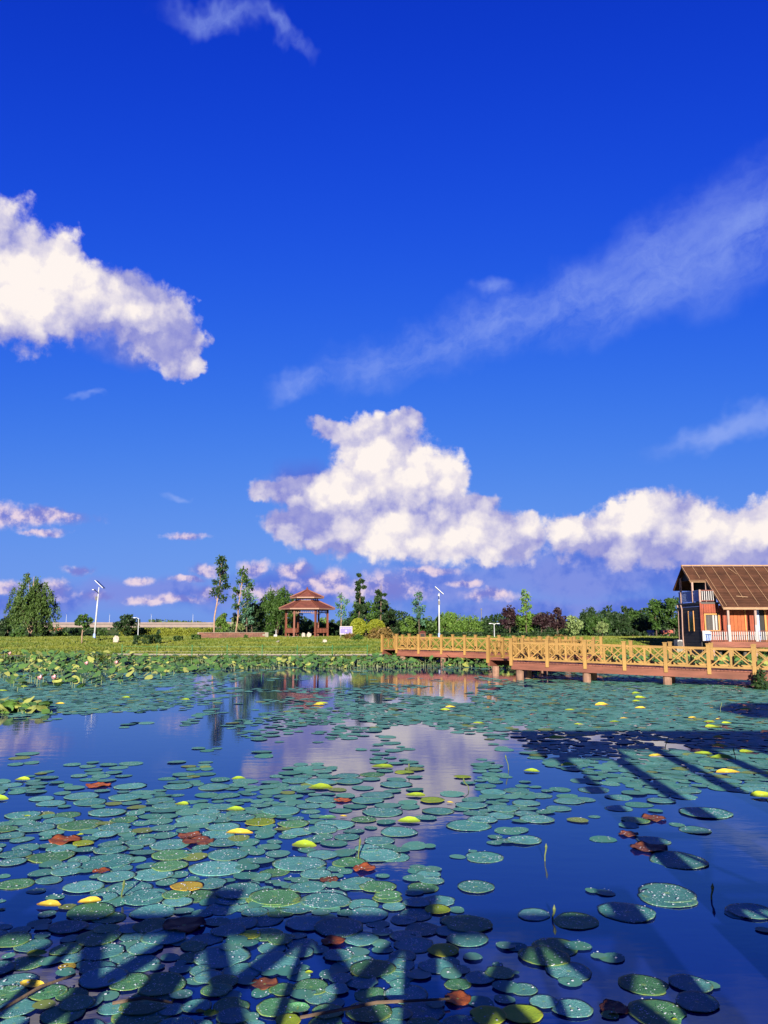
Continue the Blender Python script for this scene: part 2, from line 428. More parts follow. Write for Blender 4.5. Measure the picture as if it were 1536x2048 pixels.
m_brickwall = plain('brick_red', (0.10, 0.042, 0.028), 0.85, 0.25, per_obj=0.25)
m_bark = plain('bark', (0.085, 0.058, 0.04), 0.9, 0.3, 4.0, 0.5)
m_barkpale = plain('bark_pale', (0.26, 0.17, 0.12), 0.9, 0.3, 4.0, 0.5)
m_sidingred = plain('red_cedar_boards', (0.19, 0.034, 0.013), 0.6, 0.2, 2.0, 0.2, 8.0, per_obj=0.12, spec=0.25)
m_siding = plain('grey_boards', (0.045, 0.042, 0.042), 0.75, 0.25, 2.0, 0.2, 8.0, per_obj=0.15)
m_doorwood = plain('orange_door_wood', (0.23, 0.055, 0.012), 0.55, 0.2, 2.5, per_obj=0.1, spec=0.25)
m_frame = plain('honey_window_frame', (0.36, 0.16, 0.03), 0.55, 0.12)
m_roofshingle = plain('roof_shingle', (0.078, 0.033, 0.018), 0.8, 0.35, 1.2, 0.4, 12.0, per_obj=0.22, spec=0.2)
m_batten = plain('pale_batten', (0.24, 0.14, 0.075), 0.7, 0.2)
m_pinkpost = plain('pink_grey_post', (0.26, 0.16, 0.13), 0.7, 0.15)
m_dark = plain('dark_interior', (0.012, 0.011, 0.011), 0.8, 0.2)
m_blue = plain('pale_blue_panel_rail_shade', (0.22, 0.30, 0.55), 0.5, 0.1)  # real blue panels, and painted shade on the balcony side railing
m_purple = plain('violet_sign_face', (0.07, 0.05, 0.24), 0.5, 0.05)
m_redroof = plain('red_roof', (0.36, 0.10, 0.06), 0.8, 0.2)
m_glass, nt, b, q = new_mat('window_glass')
b.inputs['Base Color'].default_value = (0.05, 0.045, 0.04, 1); b.inputs['Roughness'].default_value = 0.08

LF = {
    'willow': leafy('willow_leaves', (0.014, 0.040, 0.008), (0.066, 0.112, 0.022)),
    'dark': leafy('dark_leaves', (0.005, 0.018, 0.005), (0.022, 0.050, 0.011)),
    'mid': leafy('mid_leaves', (0.010, 0.036, 0.006), (0.045, 0.095, 0.014)),
    'bright': leafy('bright_leaves', (0.028, 0.075, 0.010), (0.10, 0.175, 0.026)),
    'lime': leafy('lime_leaves', (0.10, 0.135, 0.008), (0.20, 0.215, 0.014)),
    'purple': leafy('purple_leaves', (0.010, 0.006, 0.008), (0.034, 0.013, 0.017)),
    'teal': leafy('bluish_leaves', (0.03, 0.085, 0.05), (0.07, 0.16, 0.09)),
    'rust': leafy('rusty_leaves', (0.07, 0.05, 0.014), (0.17, 0.11, 0.03)),
    'corn': leafy('corn_leaves', (0.10, 0.13, 0.012), (0.21, 0.23, 0.028)),
    'pale': leafy('silvery_leaves', (0.07, 0.12, 0.035), (0.17, 0.22, 0.08)),
    'grass': leafy('grass_blades', (0.028, 0.070, 0.006), (0.125, 0.130, 0.014), nsc=0.16, nw=0.85),
    'far': leafy('far_leaves', (0.025, 0.055, 0.02), (0.05, 0.09, 0.035)),
}

# ------------------------------------------------------------------ mesh helpers


class MB:
    def __init__(s): s.v, s.f = [], []

    def add(s, vs, fs):
        o = len(s.v); s.v += [tuple(p) for p in vs]; s.f += [tuple(i + o for i in f) for f in fs]; return s

    def box(s, c, d, rz=0.0, M=None):
        c = Vector(c); h = Vector(d) / 2
        rot = Matrix.Rotation(rz, 3, 'Z') if M is None else M
        vs = [c + rot @ Vector((sx * h.x, sy * h.y, sz * h.z)) for sz in (-1, 1) for sy in (-1, 1) for sx in (-1, 1)]
        return s.add(vs, [(0, 2, 3, 1), (4, 5, 7, 6), (0, 1, 5, 4), (2, 6, 7, 3), (0, 4, 6, 2), (1, 3, 7, 5)])

    def bar(s, a, b, w, h=None, up=(0, 0, 1)):
        """rectangular bar from a to b"""
        a, b = Vector(a), Vector(b); h = h or w
        d = (b - a).normalized(); u = Vector(up)
        if abs(d.dot(u)) > 0.99: u = Vector((0, 1, 0))
        x = d.cross(u).normalized(); y = x.cross(d)
        vs = [p + x * (sx * w / 2) + y * (sy * h / 2) for p in (a, b) for sx, sy in ((-1, -1), (1, -1), (1, 1), (-1, 1))]
        return s.add(vs, [(3, 2, 1, 0), (4, 5, 6, 7), (0, 1, 5, 4), (1, 2, 6, 5), (2, 3, 7, 6), (3, 0, 4, 7)])

    def tube(s, pts, rads, n=7, cap=True):
        pts = [Vector(p) for p in pts]; rings = []
        for i, p in enumerate(pts):
            d = (pts[min(i + 1, len(pts) - 1)] - pts[max(i - 1, 0)]).normalized()
            x = d.cross(Vector((0.31, 0.95, 0.05))).normalized(); y = x.cross(d)
            rings.append([p + (x * math.cos(2 * math.pi * k / n) + y * math.sin(2 * math.pi * k / n)) * rads[i] for k in range(n)])
        vs = [v for r in rings for v in r]
        fs = [(i * n + k, i * n + (k + 1) % n, (i + 1) * n + (k + 1) % n, (i + 1) * n + k) for i in range(len(pts) - 1) for k in range(n)]
        if cap: fs += [tuple(range(n))[::-1], tuple((len(pts) - 1) * n + k for k in range(n))]
        return s.add(vs, fs)

    def lathe(s, c, prof, n=12):
        c = Vector(c)
        vs = [c + Vector((r * math.cos(2 * math.pi * k / n), r * math.sin(2 * math.pi * k / n), z)) for r, z in prof for k in range(n)]
        fs = [(i * n + k, i * n + (k + 1) % n, (i + 1) * n + (k + 1) % n, (i + 1) * n + k) for i in range(len(prof) - 1) for k in range(n)]
        fs += [tuple(range(n))[::-1], tuple((len(prof) - 1) * n + k for k in range(n))]
        return s.add(vs, fs)

    def mesh(s, name, mat=None):
        me = bpy.data.meshes.new(name); me.from_pydata(s.v, [], s.f)
        if mat: me.materials.append(mat)
        me.update(); return me

    def build(s, name, mat, parent=None, smooth=False, stuff=False):
        me = s.mesh(name, mat)
        if smooth:
            for p in me.polygons: p.use_smooth = True
        o = link(name, me, parent)
        if stuff: o['kind'] = 'stuff'
        return o


def link(name, me, parent=None, loc=None):
    o = bpy.data.objects.new(name, me); col.objects.link(o)
    if parent is not None: o.parent = parent
    if loc is not None: o.location = loc
    return o


def tag(o, label=None, cat=None, group=None, kind=None):
    for k, v in (('label', label), ('category', cat), ('group', group), ('kind', kind)):
        if v: o[k] = v
    return o


def empty(name, loc, label=None, cat=None, group=None, rz=0.0):
    o = bpy.data.objects.new(name, None); col.objects.link(o)
    o.location = loc; o.rotation_euler.z = rz; o.empty_display_size = 0.3
    return tag(o, label, cat, group)


def np_mesh(name, V, k, mat):
    """V: (n, k, 3) array of n loose polygons with k corners"""
    n = V.shape[0]
    me = bpy.data.meshes.new(name)
    me.vertices.add(n * k); me.vertices.foreach_set('co', np.ascontiguousarray(V, np.float32).ravel())
    me.loops.add(n * k); me.loops.foreach_set('vertex_index', np.arange(n * k, dtype=np.int32))
    me.polygons.add(n); me.polygons.foreach_set('loop_start', np.arange(0, n * k, k, dtype=np.int32))
    me.materials.append(mat); me.update(calc_edges=True)
    return me


def leaf_quads(P, size, rg, up=0.4, droop=0.0, slim=0.55):
    """rhombic leaves at points P"""
    n = len(P)
    N = rg.normal(size=(n, 3)); N[:, 2] += up; N[:, 1] -= 0.5
    N /= np.linalg.norm(N, axis=1)[:, None]
    A = rg.normal(size=(n, 3)); A[:, 2] -= droop
    A -= (A * N).sum(1)[:, None] * N; A /= np.linalg.norm(A, axis=1)[:, None]
    B = np.cross(N, A)
    sz = (size * rg.uniform(0.65, 1.35, n))[:, None]
    return np.stack([P - A * sz, P + B * sz * slim, P + A * sz, P - B * sz * slim], 1)


# ------------------------------------------------------------------ ground and water


def shore(x):
    return 57.6 + 0.5 * math.sin(x * 0.21) + 0.35 * math.sin(x * 0.53 + 1) + (0.05 * max(0, x - 10)) - 2.2 * max(0.0, min(1.0, (-x - 24) / 10.0))


def ground_z(x, y):
    d = y - shore(x)
    if d < -2: return -0.8
    if d < 2.2:
        k = (d + 2) / 4.2; k = k * k * (3 - 2 * k); return -0.8 + 1.28 * k
    if d < 4.2: return 0.48 + 0.01 * (d - 2.2)
    k = min(1.0, (d - 4.2) / 25.0); k = k * (1.25 - 0.25 * k)
    z = 0.5 + 1.05 * k
    return z + 0.05 * math.sin(x * 0.6) * math.sin(y * 0.5) * min(1, (d - 4.2) / 4)


xs = sorted(set([-4000, -1500, -600, -300, -160] + list(range(-100, 101, 1)) + [160, 300, 600, 1500, 4000]))
ys = sorted(set([-600, -200, -60, 0, 40, 50] + [52 + 0.5 * i for i in range(80)] + list(range(92, 140, 3)) + [160, 220, 320, 500, 900, 1800, 4500]))
mb = MB()
nx = len(xs)
mb.add([(x, y, ground_z(x, y)) for y in ys for x in xs], [(j * nx + i, j * nx + i + 1, (j + 1) * nx + i + 1, (j + 1) * nx + i) for j in range(len(ys) - 1) for i in range(nx - 1)])
ground = mb.build('ground', m_ground, smooth=True)
tag(ground, 'mown lawn sloping up from the lotus pond to the trees', None, None, 'structure')
mb = MB().add([(-300, -300, 0), (300, -300, 0), (300, 68, 0), (-300, 68, 0)], [(0, 1, 2, 3)])
water = mb.build('pond_water', m_water)
tag(water, 'still blue pond water mirroring the sky', None, None, 'structure')

# path between lawn and water
mb = MB()
px_ = [(-60 + 1.5 * i) for i in range(62)]
vs = []
for x in px_: vs += [(x, shore(x) + 2.5, ground_z(x, shore(x) + 2.5) + 0.012), (x, shore(x) + 4.0, ground_z(x, shore(x) + 4.0) + 0.012)]
mb.add(vs, [(2 * i, 2 * i + 2, 2 * i + 3, 2 * i + 1) for i in range(len(px_) - 1)])
tag(mb.build('path', m_paving), 'grey paved path along the pond edge', None, None, 'structure')

# grass tufts on the lawn
rg = np.random.default_rng(3)
n = 60000
gx = rg.uniform(-46, 50, n); gy = rg.uniform(59, 96, n)
shv = np.array([shore(v) for v in gx]); keep = (gy > shv + 4.15) | ((gy > shv + 0.9) & (gy < shv + 2.35))
gx, gy = gx[keep], gy[keep]
gzv = np.array([ground_z(a, b_) for a, b_ in zip(gx, gy)])
n = len(gx)
hgt = rg.uniform(0.05, 0.16, n); w = rg.uniform(0.05, 0.13, n); a = rg.uniform(-0.9, 0.9, n)
lx, ly = rg.normal(0, 0.04, n), rg.normal(0.02, 0.04, n)
P = np.stack([gx, gy, gzv], 1)
ax = np.stack([np.cos(a), np.sin(a), 0 * a], 1) * w[:, None]
T = P + np.stack([lx, ly, hgt], 1)
V = np.stack([P - ax, P + ax, T], 1)
tag(link('grass', np_mesh('grass', V, 3, LF['grass'])), 'short yellowish green grass of the lawn', None, None, 'stuff')

# ------------------------------------------------------------------ trees


def tree(name, px, top, width, Y, style, leaf, label, cat='tree', group=None, seed=1, trunk=0.35, bark=None, size=0.16, dens=1.0, base_gap=None, clumps=None, lean=0.0, crown_low=None):
    """px: photo column of the trunk, top: photo row of the tip, width: photo columns of the crown"""
    rg = np.random.default_rng(seed)
    X = (px - 768) * Y / 1540.0
    z0 = ground_z(X, Y)
    Hh = at(px, top, Y).z - z0
    W = width * Y / 1540.0
    root = empty(name, (X, Y, z0 - 0.05), label, cat, group)
    low = Hh * trunk if crown_low is None else Hh * crown_low
    lim = MB()
    rb = max(0.05, (0.012 if style == 'sparse' else 0.019) * Hh + 0.01)
    topx = lean * W
    ctr = [(0, 0, 0), (topx * .2 + 0.03 * W * rg.normal(), 0, Hh * 0.25), (topx * .5, 0, Hh * 0.5), (topx * .8, 0, Hh * 0.72), (topx, 0, Hh * 0.93)]
    lim.tube(ctr, [rb, rb * 0.8, rb * 0.6, rb * 0.38, rb * 0.12], 7)
    nleaf = int(dens * {'willow': 6.5, 'sparse': 2.4, 'round': 4.0, 'bush': 4.0, 'column': 4.0}.get(style, 6.5) * W * (Hh - low) / (size * size))
    pts = []

    def axis(z): return np.interp(z, [c[2] for c in ctr], [c[0] for c in ctr])

    if style in ('round', 'bush', 'column', 'conifer'):
        K = clumps or (34 if style != 'bush' else 26)
        C = []
        for i in range(K):
            for _ in range(20):
                u = rg.uniform(-1, 1, 3)
                if u @ u < 1 and (u @ u > 0.16 or i % 4 == 0): break
            zc = (Hh + low) / 2 + u[2] * (Hh - low) / 2 * 0.86
            prof = 1.0
            if style == 'column': prof = 0.85 + 0.15 * rg.uniform()
            if style == 'conifer': prof = max(0.12, 1 - (zc - low) / (Hh - low)) * 1.2; u[:2] *= 1.0
            C.append((axis(zc) + u[0] * W / 2 * 0.8 * prof, u[1] * W / 2 * 0.8 * prof, zc))
        C = np.array(C)
        rad = rg.uniform(0.11, 0.22, K) * min(W, (Hh - low))
        idx = rg.integers(0, K, nleaf)
        d = rg.normal(size=(nleaf, 3)); d /= np.linalg.norm(d, axis=1)[:, None]
        rr = rad[idx] * rg.uniform(0.45, 1.12, nleaf)
        pts = C[idx] + d * rr[:, None] * np.array([1, 1, 0.8])
        if style == 'round':
            for c in C[::5]:
                b0 = (axis(c[2] * 0.6), 0, c[2] * 0.6)
                lim.tube([b0, ((b0[0] + c[0]) / 2, c[1] / 2, (b0[2] + c[2]) / 2 - 0.05 * Hh), tuple(c)], [rb * 0.4, rb * 0.25, rb * 0.08], 5, False)
        droop = 0.2
    elif style == 'willow':
        K = clumps or 150
        u = rg.normal(size=(K, 3)); u /= np.linalg.norm(u, axis=1)[:, None]; u[:, 2] = np.abs(u[:, 2])
        u *= rg.uniform(0.5, 1.0, K)[:, None] ** 0.6
        # a few sub-crowns give an uneven outline
        sub = rg.integers(0, 5, K); so = np.array([(-.22, 0, -.06), (.2, .1, -.03), (0, -.1, .04), (.1, .1, -.16), (-.12, .1, -.2)])[sub]
        start = np.stack([u[:, 0] * W * 0.47 + so[:, 0] * W * 0.5, u[:, 1] * W * 0.45 + so[:, 1] * W * .5, low + (Hh - low) * (0.45 + 0.53 * u[:, 2]) + so[:, 2] * Hh], 1)
        L = rg.uniform(0.12, 0.42, K) * (Hh - low) * (0.6 + 0.6 * np.hypot(u[:, 0], u[:, 1]))
        idx = rg.integers(0, K, nleaf); tpar = rg.uniform(0, 1, nleaf) ** 0.8
        out = start[idx] * np.array([1, 1, 0])
        pts = start[idx] + np.stack([out[:, 0] * 0.16 * tpar, out[:, 1] * 0.16 * tpar, -L[idx] * tpar], 1) + rg.normal(0, 0.085, (nleaf, 3)) * (W * 0.25 + 0.4)
        pts[:, 2] = np.maximum(pts[:, 2], 0.25 + rg.uniform(0, 0.5, nleaf))
        for s_ in start[::10]:
            lim.tube([(0, 0, low * 0.8), (s_[0] * 0.4, s_[1] * 0.4, (low + s_[2]) * 0.5), tuple(s_)], [rb * 0.5, rb * 0.3, rb * 0.08], 5, False)
        droop = 1.8
    elif style == 'sparse':
        K = clumps or 13
        C = []
        for i in range(K):
            zc = low + (Hh - low) * (0.04 + 0.94 * (i + rg.uniform(-.3, .3)) / (K - 1))
            a = i * 2.4 + rg.uniform(-.5, .5); r_ = W / 2 * rg.uniform(0.25, 0.85) * (1.0 if i < K - 2 else 0.3)
            C.append((axis(zc) + r_ * math.cos(a), r_ * math.sin(a) * 0.8, zc))
            lim.tube([(axis(zc - 0.1 * Hh), 0, max(low * .8, zc - 0.12 * Hh)), C[-1]], [rb * 0.3, rb * 0.1], 5, False)
        C = np.array(C)
        rad = rg.uniform(0.55, 1.1, K) * (Hh - low) / K * 1.35
        idx = rg.integers(0, K, nleaf)
        pts = C[idx] + np.clip(rg.normal(0, 0.5, (nleaf, 3)), -1.05, 1.05) * rad[idx][:, None]
        droop = 0.3
    elif style == 'ball':
        d = rg.normal(size=(nleaf, 3)); d /= np.linalg.norm(d, axis=1)[:, None]
        pts = np.array((0, 0, (Hh + low) / 2)) + d * np.array((W / 2, W / 2, (Hh - low) / 2)) * rg.uniform(0.84, 1.02, nleaf)[:, None]
        droop = 0
    elif style == 'box':
        d = rg.uniform(-1, 1, (nleaf, 3)); k_ = rg.integers(0, 3, nleaf); d[np.arange(nleaf), k_] = np.sign(d[np.arange(nleaf), k_]) * rg.uniform(0.85, 1.04, nleaf)
        pts = np.array((0, 0, (Hh + low) / 2)) + d * np.array((W / 2, W / 3, (Hh - low) / 2))
        droop = 0
    elif style == 'mound':
        d = rg.normal(size=(nleaf, 3)); d /= np.linalg.norm(d, axis=1)[:, None]; d[:, 2] = np.abs(d[:, 2])
        lump = 1 + 0.16 * np.sin(d[:, 0] * 9 + seed) * np.cos(d[:, 1] * 7)
        pts = d * np.array((W / 2, W / 2 * 0.8, Hh)) * (rg.uniform(0.55, 1.02, nleaf) * lump)[:, None]
        droop = 0
    pts = np.asarray(pts, float)
    pts[:, 2] = np.maximum(pts[:, 2], 0.06)
    V = leaf_quads(pts, size, rg, 0.35, droop, 0.32 if style == 'willow' else 0.55)
    link('crown', np_mesh('crown', V, 4, LF[leaf]), root)
    if style not in ('mound', 'box'):
        lim.build('trunk', bark or m_bark, root, True)
    return root


T = tree
# left bank
T('willow_tree', 69, 1143, 80, 88, 'willow', 'willow', 'tall drooping willow with a bare brown trunk, alone at the far left of the lawn', seed=11, trunk=0.2, size=0.17, dens=1.5, bark=m_barkpale, crown_low=0.06)
T('tree', 46, 1208, 34, 92, 'round', 'teal', 'low bluish green tree tucked against the left side of the big willow', seed=12, size=0.15, trunk=0.12)
T('bush', 22, 1232, 56, 93, 'bush', 'dark', 'dark bush at the left edge of the picture, left of the willow', 'bush', seed=13, trunk=0.02)
T('bush', 8, 1252, 40, 90, 'bush', 'dark', 'low dark bush cut by the left picture edge', 'bush', seed=14, trunk=0.02)
T('bush', 45, 1256, 30, 86, 'bush', 'mid', 'small green bush at the foot of the willow, left of its trunk', 'bush', seed=15, trunk=0.02)
T('bush', 98, 1246, 44, 90, 'bush', 'dark', 'dark bush just right of the willow trunk', 'bush', seed=16, trunk=0.02)
T('bush', 160, 1258, 26, 95, 'bush', 'dark', 'dark bush behind the slim young tree', 'bush', seed=17, trunk=0.02)
T('young_tree', 172, 1226, 36, 75, 'round', 'mid', 'small young tree with a slim trunk standing forward on the left lawn', seed=18, trunk=0.46, size=0.14, bark=m_barkpale, clumps=22)
T('tree', 258, 1228, 60, 95, 'round', 'dark', 'dark round leafy tree right of the left solar lamp, before the viaduct', seed=19, trunk=0.12, size=0.15)
T('bush', 210, 1258, 36, 100, 'bush', 'mid', 'green bush between the left solar lamp and the dark round tree', 'bush', seed=20, trunk=0.02)
T('bush', 132, 1262, 30, 92, 'bush', 'bright', 'light green mound of leaves below the viaduct beside the willow', 'bush', seed=21, trunk=0.02)
T('clipped_hedge', 293, 1270, 33, 74, 'box', 'dark', 'boxy clipped hedge on the left lawn, widest of the low clipped shrubs', 'hedge', seed=22, trunk=0.02, size=0.11)
T('clipped_shrub', 321, 1257, 19, 75, 'bush', 'dark', 'tall rounded shrub beside the boxy clipped hedge', 'shrub', seed=23, trunk=0.04, size=0.11)
T('clipped_shrub', 362, 1272, 16, 79, 'box', 'dark', 'small square clipped shrub in front of the corn field', 'shrub', seed=24, trunk=0.02, size=0.11)
T('clipped_shrub', 397, 1269, 16, 81, 'box', 'mid', 'small clipped shrub left of the low brick wall', 'shrub', seed=25, trunk=0.02, size=0.11)
# behind and beside the pavilion
T('slender_tree', 432, 1116, 40, 92, 'sparse', 'dark', 'tall slender tree with a long bare trunk, tallest left of the pavilion', seed=26, trunk=0.48, size=0.17, dens=0.95, bark=m_barkpale, lean=0.28, clumps=11)
T('slender_tree', 474, 1138, 46, 90, 'sparse', 'mid', 'sparse leggy tree showing sky between its leaf tufts', seed=27, trunk=0.36, size=0.16, dens=0.5, bark=m_barkpale, lean=0.25, clumps=14)
T('slender_tree', 497, 1160, 30, 91, 'sparse', 'teal', 'thin bluish tree between the sparse leggy tree and the round willow', seed=28, trunk=0.25, size=0.15, dens=0.8, clumps=10)
T('tree', 507, 1190, 34, 93, 'round', 'dark', 'very dark narrow tree left of the round willow', seed=29, trunk=0.1, size=0.15)
T('willow_tree', 556, 1166, 82, 97, 'willow', 'mid', 'broad round willow just behind the left side of the pavilion', seed=30, trunk=0.14, size=0.17, dens=1.6)
T('shrub', 446, 1219, 30, 100, 'bush', 'bright', 'light green tall shrub under the tallest slender tree', 'shrub', seed=31, trunk=0.03)
T('shrub', 478, 1222, 32, 101, 'bush', 'pale', 'pale green shrub behind the sparse leggy tree', 'shrub', seed=32, trunk=0.03)
T('shrub', 494, 1268, 13, 84, 'bush', 'mid', 'small green shrub at the right end of the low brick wall', 'shrub', seed=33, trunk=0.02, size=0.11)
T('shrub', 540, 1252, 26, 95, 'bush', 'mid', 'low shrub at the foot of the round willow', 'shrub', seed=34, trunk=0.02)
T('shrub', 614, 1240, 34, 101, 'bush', 'bright', 'bright shrub seen through the middle of the pavilion', 'shrub', seed=35, trunk=0.02)
T('shrub', 634, 1248, 20, 103, 'bush', 'mid', 'green shrub seen through the pavilion beside its inner right column', 'shrub', seed=36, trunk=0.02)
T('shrub', 646, 1232, 26, 104, 'bush', 'bright', 'green shrub seen between the right hand columns of the pavilion', 'shrub', seed=37, trunk=0.02)
T('tree', 667, 1236, 26, 99, 'bush', 'dark', 'dark shrubby tree touching the right side of the pavilion', seed=38, trunk=0.02)
T('slender_tree', 683, 1189, 24, 92, 'sparse', 'teal', 'thin young tree with a pinkish trunk above the violet sign', seed=39, trunk=0.44, size=0.15, dens=0.7, bark=m_barkpale, clumps=8)
T('column_tree', 720, 1136, 28, 95, 'column', 'dark', 'tall narrow column tree, taller of the pair right of the pavilion', seed=40, trunk=0.15, size=0.16, dens=1.1, clumps=26)
T('column_tree', 762, 1160, 28, 96, 'column', 'dark', 'shorter column tree of the pair right of the pavilion', seed=41, trunk=0.2, size=0.16, dens=0.75, clumps=18)
T('tree', 732, 1192, 66, 97, 'round', 'mid', 'broad leafy tree filling the space below the column tree pair', seed=42, trunk=0.12, size=0.16)
T('tree', 768, 1198, 48, 98, 'round', 'dark', 'dark leafy tree below the shorter column tree', seed=43, trunk=0.1, size=0.16)
T('ball_topiary', 717, 1236, 31, 88, 'ball', 'lime', 'smaller yellow green ball shrub just right of the violet sign', 'shrub', 'yellow ball shrubs', seed=44, trunk=0.12, size=0.11, dens=1.6)
T('ball_topiary', 752, 1238, 36, 88, 'ball', 'lime', 'larger yellow green ball shrub, right one of the pair', 'shrub', 'yellow ball shrubs', seed=45, trunk=0.10, size=0.11, dens=1.6)
T('shrub', 702, 1265, 30, 83, 'mound', 'rust', 'dark brownish shrub in front of the violet sign', 'shrub', seed=46, size=0.11)
T('shrub', 762, 1254, 58, 84, 'mound', 'rust', 'wide reddish brown arching shrub at the left end of the yellow railing', 'shrub', seed=47, size=0.13, dens=1.2)
T('shrub', 715, 1268, 26, 82, 'mound', 'mid', 'low green shrub below the smaller ball shrub', 'shrub', seed=471, size=0.11)
T('tree', 788, 1229, 34, 101, 'round', 'dark', 'low dark tree behind the reddish brown shrub', seed=48, trunk=0.06)
# behind the far bridge
T('slender_tree', 837, 1188, 26, 92, 'sparse', 'teal', 'bluish narrow tree rising above shrubs left of the right solar lamp', seed=49, trunk=0.3, size=0.15, dens=0.9, clumps=10)
T('shrub', 818, 1232, 44, 96, 'bush', 'bright', 'light green shrub behind the left part of the yellow railing', 'shrub', seed=50, trunk=0.03)
T('shrub', 852, 1230, 40, 94, 'bush', 'mid', 'mid green shrub beside the small brown kiosk', 'shrub', seed=51, trunk=0.03)
T('willow_tree', 897, 1219, 56, 94, 'willow', 'bright', 'low bright willow immediately right of the right solar lamp', seed=52, trunk=0.2, size=0.15, dens=1.5, bark=m_barkpale)
T('willow_tree', 938, 1228, 48, 95, 'willow', 'bright', 'second low bright willow, next to the first and left of the dark wood', seed=53, trunk=0.2, size=0.15, dens=1.5)
T('tree', 976, 1236, 36, 102, 'round', 'dark', 'dark green tree behind the small twin-headed lamp', seed=54, trunk=0.06)
T('plum_tree', 1016, 1211, 42, 95, 'round', 'purple', 'pointed purple leaved plum tree, leftmost of the three purple trees', seed=55, trunk=0.25, size=0.15, dens=1.2)
T('tree', 1050, 1186, 26, 93, 'sparse', 'bright', 'thin light green tree rising between the purple trees', seed=56, trunk=0.3, size=0.16, dens=0.9, clumps=10)
T('tree', 1050, 1222, 46, 94, 'round', 'bright', 'rounded bright green tree between the left and middle purple trees', seed=57, trunk=0.1, size=0.15)
T('plum_tree', 1080, 1222, 38, 92, 'round', 'purple', 'middle purple leaved plum tree with slim trunk', seed=58, trunk=0.28, size=0.15, dens=1.2)
T('plum_tree', 1112, 1215, 42, 93, 'round', 'purple', 'rightmost purple leaved plum tree', seed=59, trunk=0.22, size=0.15, dens=1.2)
T('tree', 1145, 1227, 40, 97, 'round', 'pale', 'pale green tree right of the purple trees', seed=60, trunk=0.1, size=0.15)
T('clipped_hedge', 1012, 1266, 42, 90, 'box', 'dark', 'low dark hedge under the leftmost purple tree', 'hedge', seed=61, size=0.12)
T('clipped_hedge', 1078, 1265, 58, 90, 'box', 'dark', 'low dark hedge under the middle purple tree', 'hedge', seed=62, size=0.12)
T('clipped_hedge', 930, 1264, 80, 91, 'box', 'dark', 'low dark hedge in front of the bright willows', 'hedge', seed=621, size=0.12)
T('shrub', 1116, 1268, 30, 88, 'mound', 'rust', 'rusty low shrub under the rightmost purple tree', 'shrub', seed=63, size=0.12)
T('shrub', 1200, 1239, 25, 90, 'bush', 'pale', 'pale rounded shrub standing before the dark wood on the right', 'shrub', seed=64, trunk=0.03, size=0.13)
wood = [(1168, 1216, 40, 108, 'dark'), (1190, 1224, 44, 104, 'mid'), (1215, 1212, 44, 112, 'dark'), (1236, 1222, 40, 106, 'dark'), (1262, 1218, 44, 108, 'mid'), (1288, 1226, 40, 104, 'dark'),
        (1250, 1208, 36, 118, 'dark'), (1180, 1210, 40, 122, 'dark'), (1278, 1212, 40, 116, 'mid')]
wl = ['dark tree at the left end of the wood on the right', 'green tree behind the pale rounded shrub', 'dark tree right behind the pale rounded shrub', 'dark drooping tree in the middle of the wood on the right',
      'green drooping tree in the wood, third to the left of the house', 'dark tree in the wood, second to the left of the bright poplars', 'tall dark tree at the back of the wood, middle', 'tall dark tree at the back of the wood, left end', 'green tree at the back of the wood near the bright poplars']
for i, w_ in enumerate(wood):
    T('tree', w_[0], w_[1], w_[2], w_[3], 'willow' if i % 2 else 'round', w_[4], wl[i], 'tree', 'trees of the dark wood', seed=70 + i, trunk=0.12, size=0.17, dens=1.1)
T('poplar_tree', 1306, 1192, 40, 98, 'round', 'mid', 'tall bright green tree, left of the pair beside the house', seed=81, trunk=0.14, size=0.16, dens=1.2)
T('poplar_tree', 1340, 1190, 50, 96, 'round', 'mid', 'tall bright green tree partly hidden by the house', seed=82, trunk=0.14, size=0.16, dens=1.2)
T('clipped_hedge', 1150, 1270, 60, 94, 'box', 'dark', 'long dark hedge below the pale tree right of the purple trees', 'hedge', seed=83, size=0.12)
T('clipped_hedge', 1235, 1266, 90, 96, 'box', 'dark', 'long dark hedge along the foot of the wood', 'hedge', seed=84, size=0.12)
T('bush', 1335, 1266, 60, 90, 'bush', 'dark', 'dark low bush beside the house at lawn level', 'bush', seed=85, trunk=0.02)
T('bush', 1262, 1256, 60, 94, 'bush', 'dark', 'dark bush at the foot of the wood left of the little white roof', 'bush', seed=86, trunk=0.02)

# wooded skyline far away, one mass
rg = np.random.default_rng(5)
n = 26000
X = rg.uniform(-700, 700, n); Yy = rg.uniform(700, 800, n)
hmax = 5.2 + 2.2 * np.sin(X * 0.031 + 1) + 1.6 * np.sin(X * 0.083) + 1.3 * np.sin(X * 0.21 + 2)
Z = 1.0 + np.abs(hmax) * rg.uniform(0, 1, n)
V = leaf_quads(np.stack([X, Yy, Z], 1), 1.5, rg, 0.3, 0, 0.7)
tag(link('far_woods', np_mesh('far_woods', V, 4, LF['far'])), 'far off low line of woods on the skyline', None, None, 'stuff')
# scrub and hedgerow growth behind the tree row, one mass
n = 42000
X = rg.uniform(-62, 62, n); Yy = rg.uniform(104, 118, n)
hmax = 1.5 + 0.7 * np.sin(X * 0.35 + 1) + 0.5 * np.sin(X * 0.9) + np.where((X < -20), -1.5, 0.9)
Z = 1.45 + np.abs(hmax) * rg.uniform(0, 1, n)
V = leaf_quads(np.stack([X, Yy, Z], 1), 0.2, rg, 0.3, 0.2, 0.6)
tag(link('undergrowth', np_mesh('undergrowth', V, 4, LF['dark'])), 'dark undergrowth between and behind the trees', None, None, 'stuff')
